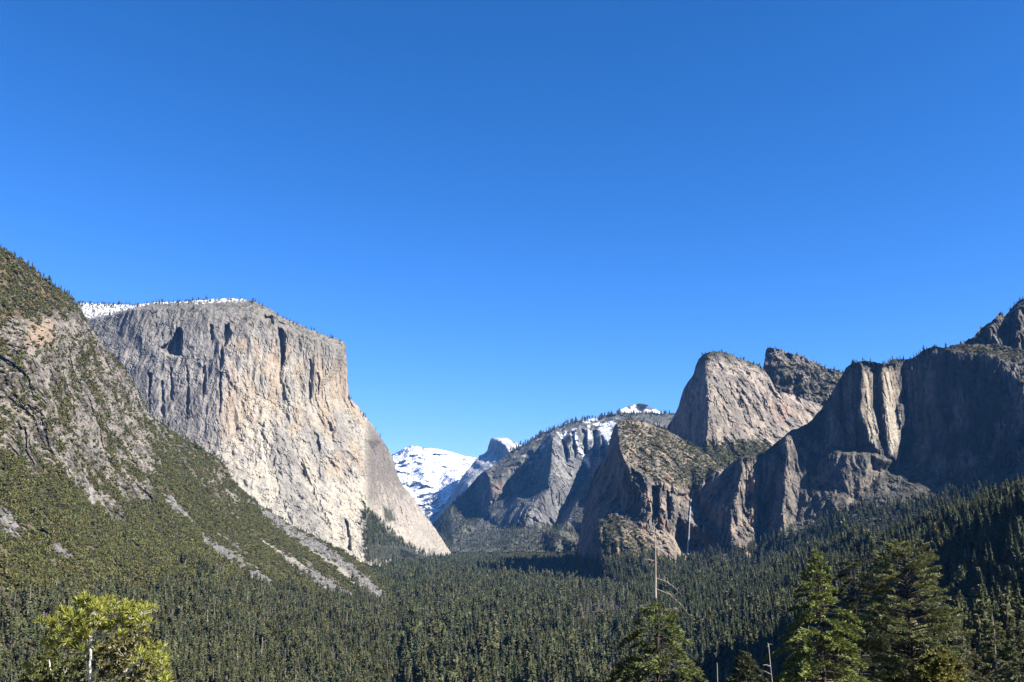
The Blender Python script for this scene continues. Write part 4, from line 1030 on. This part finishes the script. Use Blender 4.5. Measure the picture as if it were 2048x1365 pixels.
LOOK = {"slim fir": "slim dark green fir with a pointed top", "broad fir": "broad dark green fir", "pine": "olive green loose pine",
        "oak": "round olive green oak", "bare tree": "leafless grey-brown tree", "dead trunk": "thin bleached dead trunk"}
NAMES = {"slim fir": "fir_tree", "broad fir": "fir_tree", "pine": "pine_tree", "oak": "oak_tree", "bare tree": "bare_tree", "dead trunk": "dead_tree"}
def place_of(x, zone):
    """Where a forest tree stands, by the landmarks one can find."""
    if zone == "near spur": return "beside the dark ravine" if x < 1960 else "below the dark ravine"
    for lim, words in ((70, "on the slope beside the yellow-green pine"), (340, "on the slope behind the yellow-green pine"), (560, "on the slope past the yellow-green pine"),
                       (800, "on the hillside below the scree"), (1000, "beyond the grey scree"), (1200, "below the far massif"),
                       (1440, "behind the dead-topped fir"), (1570, "behind the small dark fir"), (1720, "behind the tall bright fir"), (1880, "behind the broad rounded pine")):
        if x < lim: return words
    return "on the wooded ridge by the ravine"
hmed = np.median(F_S[NEAR, 2])
for i in NEAR:
    k = int(F_K[i]); kind = FORMS[k][0]
    root = bpy.data.objects.new(NAMES[kind], None); COL.objects.link(root)
    root.empty_display_size = 1
    root.location = F_P[i] - [0, 0, .3]; root.scale = F_S[i]; root.rotation_euler = (0, 0, RNG.random() * 6.28)
    pl = place_of(tx[i], F_Z[i]); hh = F_S[i, 2] / hmed
    tag(root, ("tall " if hh > 1.12 else "short " if hh < .88 else "") + LOOK[kind] + " " + pl, NAMES[kind].replace("_", " "), kind + "s " + pl)
    link("trunk", TRUNK_ME[k], root)
    if CROWN_ME[k]: link("crown", CROWN_ME[k], root)

# --- scrub over the hillsides
S_P, S_S = [], []
def scrub(P, lo, hi):
    s = lo + (hi - lo) * RNG.random(len(P)) ** 1.8; S_P.append(P); S_S.append(np.stack([s, s, s * RNG.uniform(.7, 1.1, len(P))], -1))
def scrub_mask(x, y, P, N):
    rock, tal = hill_bare(x, y, P)
    g = fbm(P, 35, None, 2, 91)
    return (1 - .84 * rock) * (1 - .97 * tal) * sstep(-.45, .0, g + .25) * np.where(y > 1260, .35, 1) * np.where((y < 660) & (x < 190), .6, 1)
P = scatter(hill, lambda x, y, P: np.interp(P[..., 1], [600, 2600], [1 / 22, 1 / 30]), scrub_mask); P = P[inframe(P, 250)]
scrub(P, 3.0, 10.0)
for m, poly, dens, lo, hi in (
    (lower, [(1238, 845), (1330, 858), (1440, 925), (1386, 980), (1330, 962), (1290, 950), (1245, 910)], 1 / 170, 5, 10),
    (lower, [(1195, 1045), (1225, 1030), (1290, 1070), (1330, 1120), (1210, 1130)], 1 / 90, 4, 8),
    (crag, [(1540, 720), (1690, 745), (1690, 800), (1550, 770)], 1 / 120, 5, 10),
    (round_rock, [(1412, 885), (1500, 878), (1540, 890), (1520, 940), (1400, 930)], 1 / 80, 5, 10),
    (round_rock, [(1395, 720), (1440, 705), (1525, 735), (1520, 760), (1440, 745)], 1 / 700, 4, 8),
    (wall, [(1895, 692), (2060, 702), (2060, 735), (1990, 712), (1930, 706)], 1 / 70, 4, 8)):
    P = scatter(m, dens, far_mask(poly)); scrub(P, lo, hi)
S_P, S_S = np.concatenate(S_P), np.concatenate(S_S)
print("scrub", len(S_P))
plant_stuff("scrub", "low green scrub covering the hillside and the rock tops", "scrub", BUSH_FORMS, S_P, S_S, RNG.integers(0, 4, len(S_P)))

# ------------------------------------------------------------------ trees standing close below the viewpoint
def ground_z(x, y):
    return np.maximum(-2.0 - 0.30 * np.maximum(y, 0), GROUND_Z)

def tall_conifer(name, label, cat, top, d, r, reach, profile, mat, seed, bare=0.0, branches=150, blade=(.3, .085), droop=.35, lift=.1, per=30, gaps=.06, trunk_mat=None, dead_boughs=(), sweep=0.0):
    """A large conifer: trunk, boughs and a crown of needle sprays. top: pixel of its tip; r: crown radius at REACH metres below the tip."""
    rng = np.random.default_rng(seed)
    T = unproj(*top, d); gz = float(ground_z(T[0], T[1])) - .4
    h = T[2] - gz
    root = bpy.data.objects.new(name, None); COL.objects.link(root); root.location = (T[0], T[1], gz)
    tag(root, label, cat)
    zs = np.linspace(0, h, 14)
    wob = np.stack([.05 * np.sin(zs * .9 + seed), .05 * np.cos(zs * .7 + seed), 0 * zs], 1) * (zs / h)[:, None]
    cen = np.stack([0 * zs, 0 * zs, zs], 1) + wob
    girth = np.interp(zs, [0, h * .9, h], [.011 * h + .05, .05, .015])
    cut = int(np.searchsorted(zs, h - bare - 1.5)) if bare else len(zs) - 1
    stem = link("trunk", mesh_of("trunk", [tube(cen[:cut + 1], girth[:cut + 1], 8)], M_BARK if bare else (trunk_mat or M_BARK)), root)
    if bare: link("bare_spire", mesh_of("bare_spire", [tube(cen[cut:], girth[cut:], 8)], trunk_mat), stem)
    wood, B, D, L, Wd = [], [], [], [], []
    az = rng.random() * 6.28
    low = max(h * .12, h - reach * 1.9)
    for k in range(branches):
        q = (k + rng.random()) / branches
        below = bare + (h - low - bare) * q ** .9
        z = h - below
        az += 2.39996 + rng.normal() * .4
        rad = r * profile(below / reach) * rng.uniform(.65, 1.12)
        if rad < .12: rad = .12
        dirh = np.array([math.cos(az), math.sin(az), 0])
        s = np.linspace(0, 1, 5)[:, None]
        young = max(0, 1 - below / (reach * .5))
        up = lift + .5 * young
        pts = np.array([0, 0, z]) + dirh * s * rad + np.array([0, 0, 1]) * rad * (up * s - droop * s ** 2) + np.cross(dirh, [0, 0, 1]) * sweep * rad * s ** 2 * rng.normal()
        wood.append(tube(pts, np.linspace(.012 + .014 * rad, .006, 5), 4))
        if rng.random() < gaps: continue
        n = int(per * (1 + rad * 3.2))
        sp = rng.uniform(.12 if rad < 1 else .28, 1, n) ** .75
        p = np.stack([np.interp(sp, s[:, 0], pts[:, c]) for c in range(3)], 1)
        lat = np.cross(dirh, [0, 0, 1]) * rng.choice([-1, 1], n)[:, None]
        off = rng.uniform(0, 1, n)[:, None] * rad * .3 * (1.15 - sp[:, None]) + .03
        p = p + lat * off + dirh * off * .5 + rng.normal(size=(n, 3)) * [.06, .06, .05] - [0, 0, .02]
        dd = unit(dirh * .9 + lat * .7 + rng.normal(size=(n, 3)) * .45 + [0, 0, .1])
        B.append(p); D.append(dd); L.append(rng.uniform(.6, 1.2, n) * blade[0]); Wd.append(rng.uniform(.6, 1.2, n) * blade[1])
    link("boughs", mesh_of("boughs", wood, M_BARK), stem)
    B, D, L, Wd = map(np.concatenate, (B, D, L, Wd))
    link("crown", mesh_of("crown", [blades(B, D, L, Wd, rng)], mat), root)
    for pts in dead_boughs:                                   # bare limbs: points as (right, up) metres from the tip
        depth = rng.uniform(-.3, .3)
        pp = np.array([[a, depth * a, h + b] for a, b in pts])
        rr = np.linspace(.026, .008, len(pp))
        parts = [tube(pp, rr, 5)]
        for _ in range(int(4 + 4 * abs(pts[-1][0]))):
            t = rng.uniform(.25, 1); q = np.array([np.interp(t, np.linspace(0, 1, len(pp)), pp[:, c]) for c in range(3)])
            e = q + unit(rng.normal(size=3) * [1, .6, .8]) * rng.uniform(.15, .5)
            parts.append(tube([q, (q + e) / 2 + .02, e], [.012, .01, .006], 3))
        link("dead_bough", mesh_of("dead_bough", parts, M_DEAD), stem)
    return root

cone = lambda t: min(1.15, .04 + .96 * t) if t < 1.2 else max(.3, 1.15 - .5 * (t - 1.2))
blunt = lambda t: min(1.1, (.06 + t) ** .62) if t < 1.3 else max(.3, 1.1 - .5 * (t - 1.3))
rounded = lambda t: min(1.05, (.03 + t * 1.2) ** .5) if t < 1.1 else max(.3, 1.0 - .35 * (t - 1.1))

tall_conifer("fir_tree", "dead-topped fir with a bare bleached spire above its green crown", "fir tree", (1308, 1040), 75, 4.6, 13.0, lambda t: max(0, blunt(max(0, t - .46) * 1.75)), M_MIDFIR, 31,
             bare=6.0, branches=140, trunk_mat=M_DEAD, droop=.5, lift=.2, gaps=.15, sweep=.2, per=26,
             dead_boughs=[[(0, -.3), (-.45, -.35), (-.7, -.2)], [(0, -.5), (.25, -.2), (.3, .15)], [(0, -1.0), (-.3, -.75), (-.6, -.95)], [(0, -2.0), (-.5, -1.75), (-.85, -2.0)], [(0, -3.1), (-.6, -3.0), (-.9, -2.95)],
                          [(.05, -4.4), (.7, -4.6), (1.3, -5.0), (1.9, -5.6)], [(.05, -5.2), (1.0, -5.6), (1.9, -6.4), (2.6, -7.4)], [(.05, -6.2), (-.8, -6.4), (-1.6, -6.9)], [(.05, -6.8), (.9, -6.7), (1.6, -6.6)]])
tall_conifer("fir_tree", "tall bright green fir with a narrow pointed top, beside a darker fir", "fir tree", (1633, 1102), 85, 6.3, 12.5, cone, M_BRIGHT, 32, branches=190, blade=(.3, .09), gaps=.12, sweep=.15)
tall_conifer("fir_tree", "dark fir half hidden between the bright fir and the broad pine", "fir tree", (1706, 1121), 104, 4.4, 12.0, blunt, M_FIR, 33, branches=150, blade=(.34, .1))
tall_conifer("pine_tree", "broad rounded pine with grey-green needles and a dark straight trunk", "pine tree", (1808, 1093), 92, 4.9, 9.5, rounded, M_GREYPINE, 34, branches=170, blade=(.34, .06), droop=.1, lift=.32, gaps=.1, per=38)
tall_conifer("pine_tree", "pale slender pine with tufted sunlit side standing clear of the ridge", "pine tree", (1984, 1226), 118, 2.3, 8.0, blunt, M_GREYPINE, 35, branches=90, blade=(.36, .1), gaps=.2, trunk_mat=M_PALE)
tall_conifer("fir_tree", "small dark fir just below the slope of conifers, with drooping boughs", "fir tree", (1490, 1304), 70, 3.2, 4.5, cone, M_FIR, 36, branches=110, blade=(.28, .08), droop=.5, trunk_mat=M_BARK)
tall_conifer("fir_tree", "dark bushy fir right of the tufted slender pine", "fir tree", (2036, 1248), 105, 3.4, 8.0, blunt, M_FIR, 37, branches=130, blade=(.3, .09))
tall_conifer("pine_tree", "thin young pine with grey-green needles, right of the broad pine", "pine tree", (1925, 1268), 112, 2.4, 6.0, rounded, M_PINE, 38, branches=80, blade=(.32, .09), trunk_mat=M_PALE, gaps=.2)

def dead_trunk(label, top, d, rad, seed, twigs):
    rad *= .5
    rng = np.random.default_rng(seed)
    T = unproj(*top, d); gz = float(ground_z(T[0], T[1])) - .4; h = T[2] - gz
    root = bpy.data.objects.new("dead_tree", None); COL.objects.link(root); root.location = (T[0], T[1], gz)
    tag(root, label, "dead tree")
    zs = np.linspace(0, h, 10)
    cen = np.stack([.12 * np.sin(zs * .5 + seed), .1 * np.cos(zs * .4), zs], 1)
    stem = link("trunk", mesh_of("trunk", [tube(cen, np.linspace(rad * 2, rad * .5, 10), 7)], M_PALE), root)
    for k in range(twigs):
        z = h * (1 - .35 * rng.random()); a = rng.random() * 6.28; l = rng.uniform(.5, 1.4)
        d_ = np.array([math.cos(a), math.sin(a) * .6, rng.uniform(-.1, .7)])
        p = np.array([np.interp(z, zs, cen[:, c]) for c in range(3)])
        pts = [p, p + d_ * l * .5 + [0, 0, .05], p + d_ * l]
        parts = [tube(pts, [.03, .02, .008], 4)]
        for _ in range(3):
            q = p + d_ * l * rng.uniform(.4, 1); e = q + unit(rng.normal(size=3)) * .35
            parts.append(tube([q, (q + e) / 2, e], [.012, .009, .005], 3))
        link("branch", mesh_of("branch", parts, M_DEAD), stem)
dead_trunk("straight pale dead trunk beside the small dark fir", (1541, 1288), 71, .075, 3, 4)
dead_trunk("crooked pale snag between the dead-topped fir and the small dark fir", (1437, 1326), 78, .07, 4, 5)
dead_trunk("grey dead trunk standing between the broad pine and the ravine", (1912, 1262), 120, .09, 5, 6)

def leafy_tree(name, label, cat, limbs, tufts, d, mat, wood_mat, seed, blade, needles):
    """A close tree from its limbs: pixel chains (x, y, distance offset, radius in m) and foliage tufts (x, y, offset, radius)."""
    rng = np.random.default_rng(seed)
    base = limbs[0][0]
    B0 = unproj(base[0], base[1], d + base[2])
    gz = float(ground_z(B0[0], B0[1])) - .3
    root = bpy.data.objects.new(name, None); COL.objects.link(root); root.location = (B0[0], B0[1], gz)
    tag(root, label, cat)
    O = np.array([B0[0], B0[1], gz])
    for k, ch in enumerate(limbs):
        pts = np.array([unproj(x, y, d + o) for x, y, o, r_ in ch]) - O
        rad = [c[3] for c in ch]
        if k == 0:
            pts = np.concatenate([[[pts[0, 0] * .2, 0, 0]], pts]); rad = [rad[0] * 1.5] + rad
        s = np.linspace(0, len(pts) - 1, len(pts) * 4)
        fine = np.stack([np.interp(s, np.arange(len(pts)), pts[:, c]) for c in range(3)], 1)
        fine[1:-1] += rng.normal(size=(len(s) - 2, 3)) * .012
        if k == 0: stem = link("trunk", mesh_of("trunk", [tube(fine, np.interp(s, np.arange(len(pts)), rad), 7)], wood_mat), root)
        else: link("branch", mesh_of("branch", [tube(fine, np.interp(s, np.arange(len(pts)), rad), 7)], wood_mat), stem)
    parts = []; twig = []
    for x, y, o, r_ in tufts:
        c = unproj(x, y, d + o) - O
        m = max(2, int(9 * (r_ / .3) ** 2))
        cc = c + unit(rng.normal(size=(m, 3))) * rng.uniform(0, 1, (m, 1)) * r_ * [1, 1, .75]
        for p in cc:
            n = needles
            dd = unit(rng.normal(size=(n, 3)) * [.9, .9, .7] + [0, 0, .45] + unit(p - c + [0, 0, .05])[None] * .7)
            parts.append(blades(p + dd * .02, dd, rng.uniform(.7, 1.15, n) * blade[0], np.full(n, blade[1]), rng, tip=.2))
            q = c + (p - c) * .1 - [0, 0, r_ * .5]
            twig.append(tube([q, (p + q) / 2 - [0, 0, .03], p], [.009, .007, .004], 3))
    link("twigs", mesh_of("twigs", twig, wood_mat), root)
    link("crown", mesh_of("crown", parts, mat), root)
    return root

def fill_tufts(poly, n, size, seed, dep):
    rng = np.random.default_rng(seed); out = []
    xs, ys = [p[0] for p in poly], [p[1] for p in poly]
    while len(out) < n:
        x, y = rng.uniform(min(xs), max(xs)), rng.uniform(min(ys), max(ys))
        if sdf(poly, np.array([x]), np.array([y]))[0] > 4: out.append((x, y, rng.uniform(-dep, dep), rng.uniform(*size)))
    return out
tf = fill_tufts([(85, 1245), (120, 1215), (165, 1196), (235, 1196), (300, 1216), (308, 1236), (262, 1262), (250, 1290), (215, 1272), (182, 1262), (160, 1300), (120, 1290), (80, 1268), (70, 1258)], 78, (.14, .26), 5, 1.1)
tf += fill_tufts([(262, 1290), (300, 1280), (325, 1300), (340, 1340), (342, 1375), (290, 1375), (310, 1330), (262, 1330)], 20, (.11, .2), 6, .8)
tf += fill_tufts([(70, 1275), (120, 1280), (118, 1300), (90, 1300)], 7, (.12, .18), 7, .8) + [(98, 1312, 0, .1), (54, 1335, -.3, .1), (57, 1350, -.3, .1), (160, 1300, -.4, .14), (172, 1310, .3, .12)]
leafy_tree("pine_tree", "young yellow-green pine with a white trunk, nearest the viewpoint", "pine tree",
    [[(178, 1420, 0, .04), (178, 1365, 0, .036), (181, 1330, 0, .032), (181, 1300, 0, .029), (183, 1270, 0, .03), (180, 1235, 0, .02), (195, 1205, 0, .01)],
     [(178, 1400, 0, .03), (215, 1366, -.2, .026), (255, 1345, -.4, .024), (280, 1322, -.5, .02), (288, 1300, -.5, .014)],
     [(181, 1306, 0, .02), (150, 1304, .2, .016), (130, 1292, .3, .01), (105, 1278, .4, .006)],
     [(182, 1276, 0, .016), (150, 1258, -.2, .012), (125, 1240, -.3, .007)], [(182, 1272, 0, .018), (230, 1268, .3, .015), (255, 1252, .4, .01), (290, 1228, .5, .006)],
     [(181, 1250, 0, .012), (215, 1225, -.3, .009), (245, 1208, -.4, .006)]], tf, 25, M_YELLOW, M_PALE, 41, (.16, .022), 26)
leafy_tree("oak_tree", "dark leafy shrub oak behind the yellow-green pine", "oak tree",
    [[(240, 1420, 0, .06), (245, 1365, 0, .05), (262, 1310, 0, .03)]], fill_tufts([(190, 1300), (240, 1262), (300, 1255), (320, 1300), (325, 1380), (190, 1380), (200, 1340)], 60, (.2, .34), 8, 1.2), 29, M_SCRUB, M_PALE, 42, (.11, .06), 14)
leafy_tree("oak_tree", "low dark oak thicket left of the white trunk", "oak tree",
    [[(110, 1420, 0, .06), (105, 1365, 0, .04), (98, 1320, 0, .02)]], fill_tufts([(40, 1335), (90, 1305), (160, 1315), (172, 1380), (40, 1380)], 48, (.2, .32), 9, 1.0), 29, M_SCRUB, M_PALE, 43, (.11, .06), 14)
leafy_tree("oak_tree", "yellowish oak at the foot of the broad pine", "oak tree",
    [[(1885, 1440, 0, .12), (1888, 1365, 0, .1), (1885, 1320, 0, .05)]], fill_tufts([(1835, 1330), (1870, 1300), (1900, 1298), (1918, 1330), (1935, 1385), (1830, 1385)], 60, (.35, .6), 10, 1.5), 66, M_OAK, M_BARK, 44, (.2, .12), 16)

# ------------------------------------------------------------------ the waterfall
def waterfall():
    m, n, l, b = new_mat("falling_water")
    tc = n.new("ShaderNodeTexCoord"); mp = n.new("ShaderNodeMapping"); mp.inputs['Scale'].default_value = (1, 1, .08)
    no = n.new("ShaderNodeTexNoise"); no.inputs['Scale'].default_value = .5; no.inputs['Detail'].default_value = 5
    l.new(tc.outputs['Object'], mp.inputs['Vector']); l.new(mp.outputs[0], no.inputs['Vector'])
    rp = n.new("ShaderNodeValToRGB"); rp.color_ramp.elements[0].color = (.09, .1, .11, 1); rp.color_ramp.elements[1].color = (.24, .255, .28, 1)  # water greyed down to stand for the shade of the recess
    l.new(no.outputs['Fac'], rp.inputs[0]); l.new(rp.outputs[0], b.inputs['Base Color'])
    ys = np.linspace(982, 1112, 40)
    xs = np.interp(ys, [985, 1000, 1040, 1080, 1098, 1112], [1385, 1382, 1379, 1377, 1376, 1375])
    wd = np.interp(ys, [985, 1000, 1060, 1095, 1112], [2.6, 3.2, 4.2, 6.0, 10.0]) * .5
    d = lower.surf(xs, ys)[:, 1]
    d = np.minimum.accumulate(d) - 5.0
    C = unproj(xs, ys, d)
    rng = np.random.default_rng(3)
    C[1:, 0] += rng.normal(size=39) * .12
    V, Q = tube(C, wd * rng.uniform(.85, 1.15, 40), 8)
    me = build_mesh("waterfall", V, [Q], [m], smooth=True)
    tag(link("waterfall", me), "thin white waterfall dropping down the shaded recess of the cliff", "waterfall")
waterfall()

# ------------------------------------------------------------------ the air of the valley
def haze():
    m = bpy.data.materials.new("valley_air"); m.use_nodes = True
    n, l = m.node_tree.nodes, m.node_tree.links
    n.clear()
    v = n.new("ShaderNodeVolumePrincipled"); o = n.new("ShaderNodeOutputMaterial")
    v.inputs['Color'].default_value = (0.12, 0.4, 1.0, 1)
    v.inputs['Density'].default_value = HAZE
    v.inputs['Anisotropy'].default_value = 0.0
    l.new(v.outputs[0], o.inputs['Volume'])
    x0, x1, y0, y1, z0, z1 = -31000, 31000, -200, 41000, GROUND_Z - 2, 1900
    V = np.array([[x, y, z] for z in (z0, z1) for y in (y0, y1) for x in (x0, x1)], float)
    Q = np.array([[0, 2, 3, 1], [4, 5, 7, 6], [0, 1, 5, 4], [2, 6, 7, 3], [0, 4, 6, 2], [1, 3, 7, 5]])
    tag(link("haze", build_mesh("haze", V, [Q], [m])), "thin blue haze hanging in the valley air", "haze", kind='stuff')
HAZE = 1.0e-5
haze()
